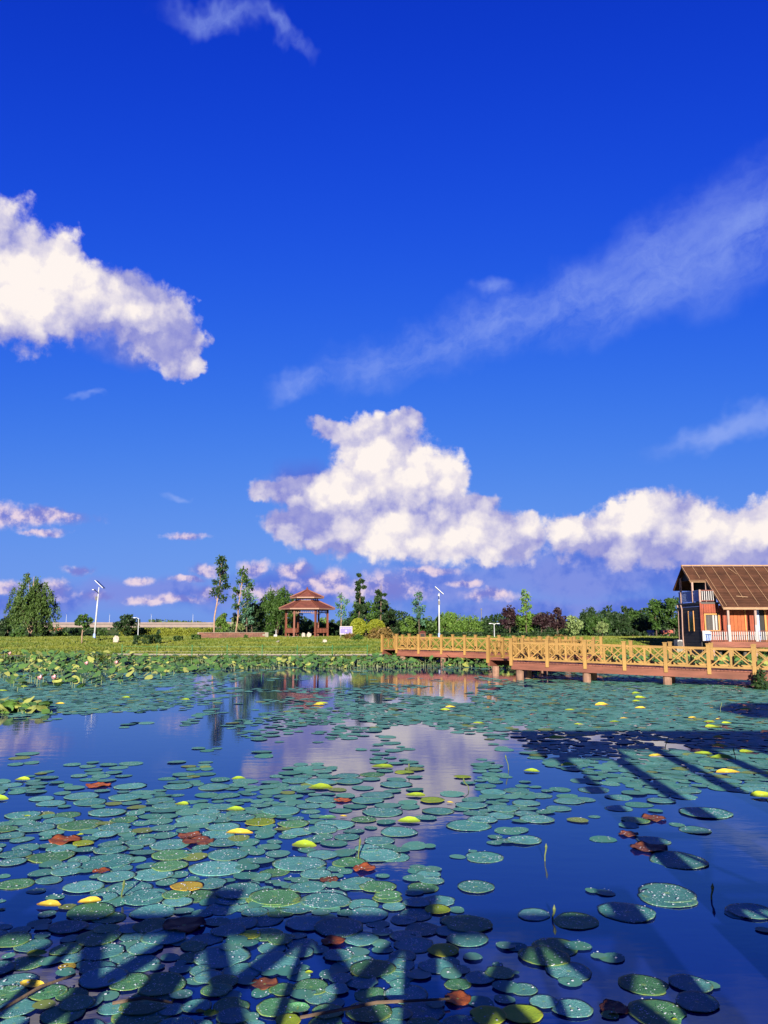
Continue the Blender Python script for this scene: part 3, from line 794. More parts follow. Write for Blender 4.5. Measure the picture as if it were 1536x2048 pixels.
# corn field left of the pavilion
n = 15000
X = rg.uniform(-33.5, -22.5, n); Yy = 99 + np.floor(rg.uniform(0, 6, n)) * 0.8 + rg.normal(0, .08, n)
X = np.round(X / 0.28) * 0.28 + rg.normal(0, 0.05, n)
Z = 1.5 + rg.uniform(0.1, 1.1, n) * (0.85 + 0.15 * np.sin(X * 3))
V = leaf_quads(np.stack([X, Yy, Z], 1), 0.2, rg, 0.0, -1.5, 0.22)
tag(link('corn_plants', np_mesh('corn_plants', V, 4, LF['corn'])), 'yellow green rows of corn behind the left lawn', None, None, 'stuff')

# ------------------------------------------------------------------ viaduct far behind
VY = 600.0
vz_top, vz_bot = at(300, 1245.5, VY).z, at(300, 1255.5, VY).z
vx0, vx1 = (-120 - 768) * VY / 1540, (545 - 768) * VY / 1540
via = empty('viaduct', ((vx0 + vx1) / 2, VY, 1.5), 'long pale pinkish concrete viaduct crossing the flat horizon on the left', 'bridge')
cx = (vx0 + vx1) / 2


def vob(name, m, mat): return m.build(name, mat, via)


vob('girder', MB().box((0, 0, (vz_top + vz_bot) / 2 - 1.9), (vx1 - vx0, 9, (vz_top - vz_bot) * 0.62)), m_concrete)
vob('parapet', MB().box((0, -4.7, vz_top - 1.75), (vx1 - vx0, 0.4, 1.1)), m_concrete)
vob('deck_edge', MB().box((0, -4.9, vz_top - 2.45), (vx1 - vx0, 0.5, 0.28)), m_darkmetal)
pm = MB().box((0, 0, 0), (2.2, 3.0, 6)).mesh('pier', m_concrete)
for i in range(11):
    link('pier', pm, via, (vx0 - cx + 12 + i * 24.5, 0, -1.9))
mb = MB().tube([(0, 0, 0), (0, 0, 6.6)], [0.16, 0.1], 6); me = mb.mesh('pole', m_metalwhite)
mb = MB().bar((0, 0, 6.5), (0.0, -1.4, 6.9), 0.14); mh = mb.mesh('lamp_arm', m_metalwhite)
names = ['first lamp post from the left on the viaduct, right of the willow', 'second lamp post from the left on the viaduct, near the left solar lamp', 'third lamp post from the left on the viaduct, right of the dark round tree', 'fourth lamp post from the left on the viaduct, before the tall slender tree']
for i, pxx in enumerate((143, 228, 310, 392)):
    e = empty('street_lamp', ((pxx - 768) * VY / 1540, VY - 4.2, vz_top - 0.2), names[i], 'street lamp', 'lamp posts along the viaduct')
    link('pole', me, e); link('lamp_arm', mh, e)

# small huts below the viaduct and between the trees
def hut(px, py0, py1, w, Y, wall, roof, label):
    X = (px - 768) * Y / 1540; z0 = ground_z(X, Y); z1 = at(px, py0, Y).z; W = w * Y / 1540
    e = empty('hut', (X, Y, z0), label, 'hut')
    h = z1 - z0
    MB().box((0, 0, h * 0.3), (W, W * 0.8, h * 0.6)).build('wall', wall, e)
    MB().add([(-W * .58, -W * .48, h * .58), (W * .58, -W * .48, h * .58), (W * .58, W * .48, h * .58), (-W * .58, W * .48, h * .58), (-W * .58, 0, h), (W * .58, 0, h)],
             [(0, 1, 5, 4), (2, 3, 4, 5), (0, 4, 3), (1, 2, 5), (3, 2, 1, 0)]).build('roof', roof, e)
    MB().box((0, -W * 0.401, h * 0.25), (W * 0.2, 0.05, h * 0.42)).build('door', m_darkmetal, e)
hut(1294, 1260, 1272, 12, 103, m_whitepaint, m_whitepaint, 'tiny white gabled hut at the foot of the wood')
hut(1326, 1260, 1272, 20, 103, m_redroof, m_redroof, 'small red roofed hut at the foot of the bright poplars')
hut(122, 1256, 1270, 22, 118, m_concrete, m_redroof, 'pinkish hut below the viaduct right of the willow')

# ------------------------------------------------------------------ solar lamps
def solar_lamp(px, base_py, top_py, Y, label, tilt):
    X = (px - 768) * Y / 1540; z0 = ground_z(X, Y); h = at(px, top_py, Y).z - z0
    e = empty('solar_street_lamp', (X, Y, z0), label, 'street lamp', 'tall solar lamps on the lawn')
    MB().tube([(0, 0, 0), (0.02 * h * tilt, 0, h * 0.55), (0.035 * h * tilt, 0, h * 0.9)], [0.10, 0.08, 0.055], 8).build('pole', m_metalwhite, e, True)
    MB().lathe((0, 0, 0), [(0.14, 0), (0.14, 0.4), (0.10, 0.5)], 8).build('pole_base', m_blue, e)
    mt = Matrix.Rotation(R(42), 3, 'Y')
    c = Vector((0.05 * h * tilt, 0, h * 0.95))
    pnl = MB().box(c, (1.25, 0.75, 0.06), M=mt).build('solar_panel', m_metalwhite, e)
    MB().box(c + mt @ Vector((0, 0, 0.034)), (1.18, 0.68, 0.012), M=mt).build('cell_face', m_panel, pnl)
    MB().box((0.005 * h, -0.02, h * 0.70), (0.2, 0.26, 0.42)).build('battery_box', m_darkmetal, e)
    MB().bar((0.03 * h * tilt, 0, h * 0.8), (0.03 * h * tilt - 0.1, -0.9, h * 0.84), 0.06).build('lamp_arm', m_metalwhite, e)
    MB().box((0.03 * h * tilt - 0.12, -1.05, h * 0.845), (0.2, 0.5, 0.08)).build('lamp_head', m_metalwhite, e)
    return e
solar_lamp(196, 1275, 1163, 84, 'tall white solar lamp with tilted panel, right of the slim young tree', 1.0)
solar_lamp(877, 1274, 1176, 86, 'white solar street lamp with tilted panel behind the yellow railing', 0.15)

def small_lamp(px, top_py, Y, label, double):
    X = (px - 768) * Y / 1540; z0 = ground_z(X, Y); h = at(px, top_py, Y).z - z0
    e = empty('garden_lamp', (X, Y, z0), label, 'lamp')
    MB().tube([(0, 0, 0), (0, 0, h * 0.95)], [0.05, 0.035], 7).build('pole', m_metalwhite, e)
    for s in ((-1, 1) if double else (-1,)):
        a = MB().tube([(0, 0, h * 0.9), (s * 0.25, 0, h * 0.98), (s * 0.40, 0, h * 0.97)], [0.035, 0.03, 0.03], 6).build('lamp_arm', m_metalwhite, e)
        MB().box((s * 0.46, 0, h * 0.965), (0.26, 0.16, 0.08)).build('lamp_head', m_metalwhite, a)
small_lamp(282, 1234, 88, 'small white curved garden lamp beside the dark round tree', False)
small_lamp(986, 1246, 88, 'small white twin-headed garden lamp before the dark hedge', True)
# thin mast far off
e = empty('radio_mast', ((961 - 768) * 420 / 1540, 420, 1.5), 'thin dark mast on the skyline between bright willow and purple tree', 'mast')
MB().tube([(0, 0, 0), (0, 0, 11)], [0.35, 0.2], 5).build('pole', m_darkmetal, e)
MB().box((0, 0, 11.2), (0.9, 0.9, 0.5)).build('mast_head', m_darkmetal, e)

# ------------------------------------------------------------------ green path fence
fence = empty('path_fence', (0, 60, 0.5), 'low green post and rail fence along the pond path', 'fence')
posts = [x0 for x0 in np.arange(252, 800, 69.0)]
prev = None
pm = MB().tube([(0, 0, -0.1), (0, 0, 0.82)], [0.032, 0.03], 7).lathe((0, 0, 0.8), [(0.045, 0), (0.045, 0.04), (0.015, 0.06)], 7).mesh('post', m_greenpaint)
for pxx in posts:
    Y = 61.4; X = (pxx - 768) * Y / 1540; Y = shore(X) + 2.2; X = (pxx - 768) * Y / 1540
    z = ground_z(X, Y)
    link('post', pm, fence, (X, Y - 60, z - 0.5))
    if prev:
        for hz in (0.34, 0.70):
            MB().bar((prev[0], prev[1] - 60, prev[2] - 0.5 + hz), (X, Y - 60, z - 0.5 + hz), 0.018).build('rail', m_greenpaint if hz > .5 else m_kerb, fence)
    prev = (X, Y, z)
# pale kerb strip seen at the left of the path
def strip(px0, px1, name, label, mat, dy, w, h, n=6):
    e = empty(name, (0, 0, 0), label, 'kerb')
    pp = []
    for k in range(n + 1):
        pxx = px0 + (px1 - px0) * k / n
        X = (pxx - 768) * 62 / 1540; Y = shore(X) + dy; pp.append(Vector((X, Y, ground_z(X, Y))))
    for a, b_ in zip(pp[:-1], pp[1:]):
        d = (b_ - a).normalized() * 0.01
        MB().bar(a + d + Vector((0, 0, h / 2)), b_ - d + Vector((0, 0, h / 2)), w, h).build('kerb_stone', mat, e)
    return e
strip(230, 800, 'path_kerb', 'thin pale kerb between the path and the lawn', m_kerb, 4.12, 0.2, 0.09, 26)

# low red brick wall left of the pavilion
bw = empty('brick_wall', ((468 - 768) * 86 / 1540, 86, ground_z(-17, 86)), 'low reddish brick wall at the back of the lawn left of the pavilion', 'wall')
L = 140 * 86 / 1540
bm_ = MB().box((0, 0, 0), (0.53, 0.22, 0.155)).mesh('brick', m_brickwall)
for r_ in range(4):
    for k in range(int(L / 0.56)):
        link('brick', bm_, bw, (-L / 2 + 0.28 + k * 0.56 + (0.28 if r_ % 2 else 0), rnd.uniform(-.012, .012), 0.03 + r_ * 0.165))
MB().box((0.1, 0.02, 0.27), (L, 0.16, 0.72)).build('mortar', m_kerb, bw)

# ------------------------------------------------------------------ stones on the lawn
def rock(px, py, w, h, Y, name, label, mat=None, seed=0, tilt=0.0):
    r2 = random.Random(seed)
    X = (px - 768) * Y / 1540; z0 = ground_z(X, Y); W = w * Y / 1540; Hh = h * Y / 1540
    bm = bmesh.new(); bmesh.ops.create_icosphere(bm, subdivisions=2, radius=0.5)
    for v in bm.verts:
        k = 1 + r2.uniform(-.14, .14); v.co = Vector((v.co.x * W * k, v.co.y * W * 0.8 * k, (v.co.z + 0.36) * Hh * 1.16 * k))
        v.co.z = max(v.co.z, -0.03)
        if tilt: v.co = Matrix.Rotation(tilt, 3, 'Y') @ v.co
    me = bpy.data.meshes.new(name); bm.to_mesh(me); bm.free(); me.materials.append(mat or m_stone)
    o = link(name, me, None, (X, Y, z0)); tag(o, label, 'stone'); return o
rock(239, 1287, 12, 14, 76, 'boulder', 'pale round boulder standing alone on the left lawn', seed=1)
rock(609, 1272, 8, 9, 88, 'boulder', 'left one of two pale stones before the pavilion entrance', seed=2)
rock(620, 1272, 9, 10, 88, 'boulder', 'right one of two pale stones before the pavilion entrance', seed=3)
rock(558, 1285, 11, 4, 76, 'log', 'short pale log lying on the lawn below the pavilion', m_kerb, 4, R(-30))
rock(651, 1285, 9, 6, 76, 'stone', 'small pointed pale stone on the lawn right of the pavilion', seed=5)
e = empty('stone_marker', ((554 - 768) * 88 / 1540, 88, ground_z(-12, 88)), 'small white marker post on a square base left of the pavilion', 'marker')
MB().box((0, 0, 0.16), (0.36, 0.36, 0.34)).build('base', m_whitepaint, e)
MB().lathe((0.04, 0, 0.33), [(0.07, 0), (0.06, 0.5), (0.03, 0.56)], 8).build('post', m_whitepaint, e)

# violet notice board on two posts
Y = 84; s = Y / 1540
z0 = ground_z((693 - 768) * s, Y)
e = empty('notice_board', ((693 - 768) * s, Y, z0), 'violet notice board in a white frame on the lawn right of the pavilion', 'sign')
zb, zt, W = at(693, 1269, Y).z - z0, at(693, 1252.5, Y).z - z0, 25 * s
for sx in (-1, 1): MB().box((sx * (W / 2 - 0.09), 0.06, zb / 2), (0.09, 0.07, zb)).build('post', m_darkmetal, e)
zc, hh_ = (zb + zt) / 2, zt - zb
MB().box((0, 0, zc), (W, 0.05, hh_)).build('board', m_purple, e)
for (cx_, cz_, w_, h_) in ((0, zt - 0.03, W, 0.07), (0, zb + 0.05, W, 0.1), (-W / 2 + 0.035, zc, 0.07, hh_ - 0.2), (W / 2 - 0.035, zc, 0.07, hh_ - 0.2)):
    MB().box((cx_, -0.035, cz_), (w_, 0.045, h_)).build('frame_bar', m_whitepaint, e)
let = MB()                                   # a white headline and an emblem, too small in the photograph to be read
for k in range(6): let.box((-0.48 + k * 0.19, -0.029, zt - 0.2), (0.12, 0.008, 0.07))
for k in range(3): let.box((0, -0.029, zc - 0.10 + k * 0.07), (0.22 - k * 0.07, 0.008, 0.06))
let.build('lettering', m_whitepaint, e)

# brown wooden kiosk behind the railing
Y = 82; s = Y / 1540
e = empty('wooden_kiosk', ((844 - 768) * s, Y, ground_z(4, Y)), 'small dark brown wooden kiosk behind the yellow railing', 'kiosk')
hk = at(844, 1262, Y).z - ground_z(4, Y)
MB().box((0, 0, hk * 0.42), (0.62, 0.5, hk * 0.84)).build('cabinet', m_roofwood, e)
MB().box((0, -0.26, hk * 0.5), (0.42, 0.02, hk * 0.4)).build('door', m_dark, e)
MB().add([(-.42, -.38, hk * .84), (.42, -.38, hk * .84), (.42, .38, hk * .84), (-.42, .38, hk * .84), (0, 0, hk * 1.05)], [(0, 1, 4), (1, 2, 4), (2, 3, 4), (3, 0, 4), (3, 2, 1, 0)]).build('roof', m_roofwood, e)

# ------------------------------------------------------------------ pavilions
def hexpt(r, k, z, rot=0.0):
    a = R(60 * k) + rot
    return Vector((r * math.cos(a), r * math.sin(a), z))


def pavilion(loc, label, Rc, Re, He, Hn, Rn, Ru, Hu, Ha, rz=0.0, detail=True):
    e = empty('garden_pavilion', loc, label, 'pavilion', None, rz)
    MB().lathe((0, 0, -0.3), [(Rc + 0.6, 0), (Rc + 0.6, 0.36)], 6).build('platform', m_kerb, e)
    cm = MB().box((0, 0, (He + 0.16) / 2), (0.2, 0.2, He + 0.16)).mesh('column', m_pavwood)
    for k in range(6):
        c = link('column', cm, e, hexpt(Rc, k, 0)); c.rotation_euler.z = R(60 * k + 30)
    # two tiers of roof, each of six boarded faces with hip rafters and fascia
    def tier(r0, z0, r1, z1, rows):
        rf = empty_part('roof', e)
        for k in range(6):
            for j in range(rows):
                t0, t1 = j / rows, (j + 1) / rows
                a0, a1 = r0 + (r1 - r0) * t0, r0 + (r1 - r0) * t1
                c0, c1 = z0 + (z1 - z0) * t0, z0 + (z1 - z0) * t1
                A, B_, C_, D_ = hexpt(a0, k, c0 + 0.035), hexpt(a0, k + 1, c0 + 0.035), hexpt(a1, k + 1, c1), hexpt(a1, k, c1)
                dn = Vector((0, 0, -0.06))
                MB().add([A, B_, C_, D_, A + dn, B_ + dn, C_ + dn, D_ + dn], [(0, 1, 2, 3), (7, 6, 5, 4), (0, 4, 5, 1), (1, 5, 6, 2), (2, 6, 7, 3), (3, 7, 4, 0)]).build('shingle_course', m_roofwood, rf)
            MB().bar(hexpt(r0 + 0.06, k, z0 + 0.07), hexpt(r1, k, z1 + 0.05), 0.13, 0.12).build('hip_rafter', m_pavwood, rf)
            MB().bar(hexpt(r0 + 0.02, k, z0 - 0.05), hexpt(r0 + 0.02, k + 1, z0 - 0.05), 0.05, 0.15).build('fascia', m_fasciapale, rf)
    tier(Re, He, Rn, Hn, 7)
    MB().lathe((0, 0, Hn - 0.25), [(Rn - 0.12, 0), (Rn - 0.12, 0.1)], 6).build('neck_sill', m_pavwood, e)
    nm = MB().box((0, 0, (Hu - Hn) / 2), (0.13, 0.13, Hu - Hn + 0.1)).mesh('neck_post', m_pavwood)
    for k in range(6):
        link('neck_post', nm, e, hexpt(Rn - 0.08, k, Hn)); 
        a, b_ = hexpt(Rn - 0.08, k, 0), hexpt(Rn - 0.08, k + 1, 0)
        for zz in (Hn + 0.06, Hu - 0.06): MB().bar(a + Vector((0, 0, zz)), b_ + Vector((0, 0, zz)), 0.06, 0.07).build('neck_rail', m_fasciapale, e)
        for t_ in (0.28, 0.72): MB().bar(a.lerp(b_, t_) + Vector((0, 0, Hn + 0.08)), a.lerp(b_, 0.5 + (t_ - 0.5) * .5) + Vector((0, 0, Hu - 0.08)), 0.05).build('neck_lattice', m_pavwood, e)
    tier(Ru, Hu, 0.12, Ha, 6)
    MB().lathe((0, 0, Ha - 0.06), [(0.16, 0), (0.2, 0.1), (0.09, 0.22), (0.12, 0.3), (0.02, 0.46)], 10).build('finial', m_roofwood, e, True)
    for k in range(6):
        a, b_ = hexpt(Rc, k, 0), hexpt(Rc, k + 1, 0)
        MB().bar(a + Vector((0, 0, He - 0.02)), b_ + Vector((0, 0, He - 0.02)), 0.14, 0.2).build('beam', m_pavwood, e)
        # lattice frieze under the beam
        for zz in (He - 0.2, He - 0.46): MB().bar(a.lerp(b_, .05) + Vector((0, 0, zz)), a.lerp(b_, .95) + Vector((0, 0, zz)), 0.05).build('frieze_rail', m_fasciapale, e)
        for j in range(9):
            t_ = 0.09 + j * 0.1025
            MB().bar(a.lerp(b_, t_) + Vector((0, 0, He - 0.2)), a.lerp(b_, t_) + Vector((0, 0, He - 0.46)), 0.04).build('frieze_bar', m_fasciapale, e)
        for t0, sg in ((0.05, 1), (0.95, -1)):
            MB().bar(a.lerp(b_, t0) + Vector((0, 0, He - 0.62)), a.lerp(b_, t0 + sg * 0.13) + Vector((0, 0, He - 0.62)), 0.045).build('bracket', m_fasciapale, e)
            MB().bar(a.lerp(b_, t0 + sg * 0.13) + Vector((0, 0, He - 0.645)), a.lerp(b_, t0 + sg * 0.13) + Vector((0, 0, He - 0.46)), 0.045).build('bracket', m_fasciapale, e)
        if k in (1, 4): continue              # open sides, front and back
        MB().bar(a.lerp(b_, .03) + Vector((0, 0, 0.98)), b_.lerp(a, .03) + Vector((0, 0, 0.98)), 0.16, 0.07).build('bench_rail', m_pavwood, e)
        MB().bar(a.lerp(b_, .03) * 0.9 + Vector((0, 0, 0.5)), b_.lerp(a, .03) * 0.9 + Vector((0, 0, 0.5)), 0.42, 0.06).build('bench_seat', m_pavwood, e)
        for j in range(7):
            t0 = 0.055 + j * 0.1275
            MB().bar(a.lerp(b_, t0 + 0.06) + Vector((0, 0, 0.46)), a.lerp(b_, t0 + 0.06) + Vector((0, 0, 0.94)), 0.04, Rc * 0.118, up=(b_ - a).normalized().cross(Vector((0, 0, 1)))).build('back_board', m_pavwood, e)
        for t0 in (0.2, 0.8): MB().bar(a.lerp(b_, t0) * 0.93 + Vector((0, 0, 0.0)), a.lerp(b_, t0) * 0.93 + Vector((0, 0, 0.47)), 0.09).build('bench_leg', m_pavwood, e)
    return e


def empty_part(name, parent):
    o = bpy.data.objects.new(name, None); col.objects.link(o); o.parent = parent; return o


PY = 91.0; s = PY / 1540
pX = (615 - 768) * s; pz = ground_z(pX, PY)
Z = lambda py: at(615, py, PY).z - pz
pavilion((pX, PY, pz), 'red brown two-tiered hexagonal wooden pavilion with benches on the lawn', 41 * s, 55 * s, Z(1217.5), Z(1202), 22 * s, 33 * s, Z(1195), Z(1180.5))

# ------------------------------------------------------------------ bridges
def bridge_run(br, A, B, wl, wr, zA, zB, rails=(True, True), spacing=1.82, ph=1.05, piles=True, plank=0.16, first=True, pile_step=2, th=1.0):
    """deck from A to B (front edge), width wl.. behind it; railing on both edges"""
    A, B = Vector((*A, 0)), Vector((*B, 0)); L = (B - A).length; d = (B - A) / L
    nrm = Vector((-d.y, d.x, 0))           # to the left of the direction
    if nrm.y < 0: nrm = -nrm
    W = wl
    P = lambda t, o, z=0.0: A + d * t + nrm * o + Vector((0, 0, zA + (zB - zA) * t / L + z))
    npl = max(2, int(L / plank))
    for k in range(npl):
        c0, c1 = P(k * L / npl + 0.008, 0), P((k + 1) * L / npl - 0.008, 0)
        q = nrm * (W + 0.1)
        o_ = -nrm * 0.05 + Vector((0, 0, rnd.uniform(-.004, .004)))
        vs = [c0 + o_, c1 + o_, c1 + q + o_, c0 + q + o_]; vs += [v - Vector((0, 0, 0.05)) for v in vs]
        MB().add(vs, [(0, 1, 2, 3), (7, 6, 5, 4), (0, 4, 5, 1), (1, 5, 6, 2), (2, 6, 7, 3), (3, 7, 4, 0)]).build('deck_plank', m_deckwood, br)
    for o_ in (0.06, W - 0.06):
        MB().bar(P(0, o_, -0.22), P(L, o_, -0.22), 0.12, 0.32).build('edge_beam', m_deckwood, br)
    npst = max(1, round(L / spacing))
    post = MB().box((0, 0, ph / 2 - 0.1), (0.16 * th, 0.16 * th, ph + 0.2)).box((0, 0, ph + 0.02), (0.20 * th, 0.20 * th, 0.045)).mesh('railing_post', m_rail)
    ang = math.atan2(d.y, d.x)
    for side, o_ in enumerate((0.02, W - 0.02)):
        if not rails[side]: continue
        for k in range(npst + 1):
            if k == 0 and not first: continue
            c = link('railing_post', post, br, P(k * L / npst, o_)); c.rotation_euler.z = ang
        for k in range(npst):
            t0, t1 = k * L / npst + 0.085, (k + 1) * L / npst - 0.085
            tm = (t0 + t1) / 2
            MB().bar(P(t0, o_, ph * 0.82), P(t1, o_, ph * 0.82), 0.08 * th, 0.062 * th ** 1.5).build('top_rail', m_rail, br)
            MB().bar(P(t0, o_, 0.13), P(t1, o_, 0.13), 0.075, 0.085).build('bottom_rail', m_rail, br)
            zl, zh = 0.172, ph * 0.82 - 0.04
            MB().bar(P(tm, o_, zl), P(tm, o_, zh), 0.07, 0.085, up=d).build('stile', m_rail, br)
            for a0, a1 in ((t0, tm - 0.04), (tm + 0.04, t1)):
                MB().bar(P(a0, o_ - 0.012, zl), P(a1, o_ - 0.012, zh), 0.045, 0.048 * th * th).build('cross_brace', m_rail, br)
                MB().bar(P(a0, o_ + 0.018, zh), P(a1, o_ + 0.018, zl), 0.045, 0.048 * th * th).build('cross_brace', m_rail, br)
    if piles:
        zt = min(zA, zB) - 0.38
        for k in range(0, npst + 1, pile_step):
            for o_ in (0.28, W - 0.28):
                c = P(min(max(k * L / npst, 0.35), L - 0.35), o_); h_ = c.z - 0.38 + 0.9
                MB().lathe((c.x, c.y, -0.9), [(0.2, 0), (0.19, h_ * 0.6), (0.2, h_)], 10).build('pile', m_pile, br)


far = empty('footbridge', (0, 0, 0), 'zigzag wooden footbridge with golden cross-braced railings over the far side of the pond', 'bridge')
s1a, s1b = ((1018 - 768) * 39.4 / 1540, 39.4), ((1392 - 768) * 35.4 / 1540, 35.4)
dv = Vector((s1b[0] - s1a[0], s1b[1] - s1a[1])); dv /= dv.length
s1e = (s1a[0] + dv.x * 9.1 * 1.82, s1a[1] + dv.y * 9.1 * 1.82)
zs = lambda t: 0.93 + (0.74 - 0.93) * t / (5 * 1.82 + 0.6)
bridge_run(far, s1a, s1e, 2.0, 0, 0.93, zs(9.1 * 1.82), spacing=1.82, ph=1.12)
s2a, s2b = ((793 - 768) * 56 / 1540, 56.0), (13.2, 49.2)
bridge_run(far, s2a, s2b, 2.0, 0, 1.02, 0.88, spacing=1.72, ph=1.12, pile_step=2)
# the return leg between the two long runs
bridge_run(far, (s1a[0] + 0.9, s1a[1] + 2.1), (12.4, 48.9), 2.0, 0, 0.93, 0.88, spacing=1.8, ph=1.12)
# short leg to the bank at the left end
bridge_run(far, (s2a[0] + 0.5, s2a[1] + 2.05), (s2a[0] + 2.4, 60.8), 1.9, 0, 1.02, 0.8, spacing=1.6, ph=1.05, piles=False)

# ------------------------------------------------------------------ bridge the photograph is taken from, and its roofed rest house to the right
near = empty('near_footbridge', (0, 0, 0), 'wooden footbridge under the camera whose railing shadow falls on the pads', 'bridge')
NZ = 0.98
bridge_run(near, (-9.51, -1.47), (1.94, -1.47), 2.32, 0, NZ, NZ, spacing=1.9, ph=1.07, plank=0.2, th=1.65)

rest = empty('rest_house', (0, 0, NZ), 'roofed wooden rest house beside the near bridge', 'pavilion')
RX0, RX1, RY0, RY1 = 2.75, 14.6, 1.5, 3.9
EH = 3.5
MB().box(((RX0 + RX1) / 2, (RY0 + RY1) / 2, -0.06), (RX1 - RX0, RY1 - RY0, 0.12)).build('deck', m_deckwood, rest)
for x in np.arange(RX0 + 0.2, RX1, 1.12):
    for y in (RY0 + 0.2, RY1 - 0.2):
        MB().box((x, y, EH / 2 + 0.02), (0.2, 0.2, EH)).build('column', m_pavwood, rest)
        MB().lathe((x, y, -NZ - 0.8), [(0.2, 0), (0.2, NZ + 0.68)], 8).build('pile', m_pile, rest)
for y in (RY0 + 0.2, RY1 - 0.2):
    MB().box(((RX0 + RX1) / 2, y, EH + 0.1), (RX1 - RX0 - 0.2, 0.18, 0.2)).build('beam', m_pavwood, rest)
    MB().box(((RX0 + RX1) / 2, y, 0.9), (RX1 - RX0 - 0.4, 0.09, 0.08)).build('railing_bar', m_rail, rest)
    MB().box(((RX0 + RX1) / 2, y, 0.2), (RX1 - RX0 - 0.4, 0.08, 0.08)).build('railing_bar', m_rail, rest)
    for x in np.arange(RX0 + 0.6, RX1 - 0.3, 0.92):
        MB().bar((x - 0.4, y, 0.25), (x + 0.4, y, 0.86), 0.05).build('cross_brace', m_rail, rest)
        MB().bar((x + 0.4, y + 0.06, 0.25), (x - 0.4, y + 0.06, 0.86), 0.05).build('cross_brace', m_rail, rest)
x0, x1, y0, y1, ym, rz_ = RX0 - 0.45, RX1 + 0.5, RY0 - 0.4, RY1 + 0.4, (RY0 + RY1) / 2, EH + 0.42
MB().add([(x0, y0, EH + .12), (x1, y0, EH + .12), (x1, y1, EH + .12), (x0, y1, EH + .12), (x0 + 1.2, ym, rz_), (x1 - 1.2, ym, rz_)],
         [(0, 1, 5, 4), (2, 3, 4, 5), (3, 0, 4), (1, 2, 5), (3, 2, 1, 0)]).build('roof', m_roofwood, rest)
# lower slab at the near-left end, added to deepen the cast shadow
MB().add([(2.6, 2.6, EH - .55), (4.4, 2.6, EH - .55), (4.4, 4.3, EH - .42), (2.6, 4.3, EH - .42), (2.6, 2.6, EH - .63), (4.4, 2.6, EH - .63), (4.4, 4.3, EH - .50), (2.6, 4.3, EH - .50)],
         [(0, 1, 2, 3), (7, 6, 5, 4), (0, 4, 5, 1), (1, 5, 6, 2), (2, 6, 7, 3), (3, 7, 4, 0)]).build('shadow_slab', m_roofwood, rest)
tx0, tx1 = 10.0, 14.4
for x in (tx0 + .4, (tx0 + tx1) / 2, tx1 - .4):
    for y in (1.9, 3.4): MB().box((x, y, EH + 1.0), (0.18, 0.18, 1.6)).build('lantern_post', m_pavwood, rest)
MB().add([(tx0 - .3, 1.3, EH + 1.75), (tx1 + .3, 1.3, EH + 1.75), (tx1 + .3, 4.0, EH + 1.75), (tx0 - .3, 4.0, EH + 1.75), (tx0 + .9, 2.65, EH + 2.7), (tx1 - .9, 2.65, EH + 2.7)],
         [(0, 1, 5, 4), (2, 3, 4, 5), (3, 0, 4), (1, 2, 5), (3, 2, 1, 0)]).build('upper_roof', m_roofwood, rest)

# ------------------------------------------------------------------ the house
HF, HB, PFY, RY = 60.4, 65.0, 59.0, 63.4          # front wall, back wall, porch edge, ridge
XL = at(1400, 1206, HF).x; XC = at(1422, 1206, HF).x; XR = XL + 8.2
zd = at(1422, 1283, PFY).z; zdb = at(1422, 1295, PFY).z; zbal = at(1400, 1206, HF).z
ze = at(1444, 1215, PFY).z; zr = at(1363, 1133, RY).z; zue = at(1377, 1161, 62.0).z
XV = at(1363, 1133, RY).x; XE = at(1410, 1161, 62.0).x; XRR = XL + 8.9
hs = empty('wooden_house', ((XL + XR) / 2, 62, 0.4), 'two storey wooden house with a steep brown roof and balcony on stilts over the pond', 'house')
hl = Vector(hs.location)


def hp(name, m, mat, parent=None, smooth=False):
    m.v = [tuple(Vector(v) - hl) for v in m.v]
    o = m.build(name, mat, hs, smooth)
    if parent is not None: o.parent = parent
    return o


def slab(q, th, n=None):
    q = [Vector(p) for p in q]; n = n or (q[1] - q[0]).cross(q[2] - q[0]).normalized()
    k = len(q); vs = q + [p - n * th for p in q]
    return MB().add(vs, [tuple(range(k)), tuple(range(2 * k - 1, k - 1, -1))] + [(i, i + k, (i + 1) % k + k, (i + 1) % k) for i in range(k)])


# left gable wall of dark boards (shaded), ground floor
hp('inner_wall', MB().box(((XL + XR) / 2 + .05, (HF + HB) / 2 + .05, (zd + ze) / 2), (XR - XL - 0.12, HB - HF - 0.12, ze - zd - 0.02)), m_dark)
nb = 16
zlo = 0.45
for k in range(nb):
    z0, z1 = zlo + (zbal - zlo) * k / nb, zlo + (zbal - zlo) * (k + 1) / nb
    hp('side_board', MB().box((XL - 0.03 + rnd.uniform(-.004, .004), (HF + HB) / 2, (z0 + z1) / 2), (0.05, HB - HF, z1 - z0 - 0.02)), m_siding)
# window in the left wall
yw = HF + 1.75
f = hp('side_window', MB().box((XL - 0.07, yw, zd + 1.55), (0.04, 0.95, 1.5)), m_glass)
for dy_ in (-0.5, 0.5): hp('window_frame', MB().box((XL - 0.085, yw + dy_, zd + 1.55), (0.06, 0.09, 1.6)), m_frame, f)
# front wall of red boards: strips between openings
wins = [(1407.5, 1438.5, 1226, 1263)]
wx0, wx1 = at(1408, 1240, HF).x, at(1438.5, 1240, HF).x
wz0, wz1 = at(1420, 1263, HF).z, at(1420, 1227, HF).z
dx0, dx1 = at(1460, 1240, HF).x, at(1489, 1240, HF).x
ox0, ox1 = at(1513, 1240, HF).x, at(1531, 1240, HF).x


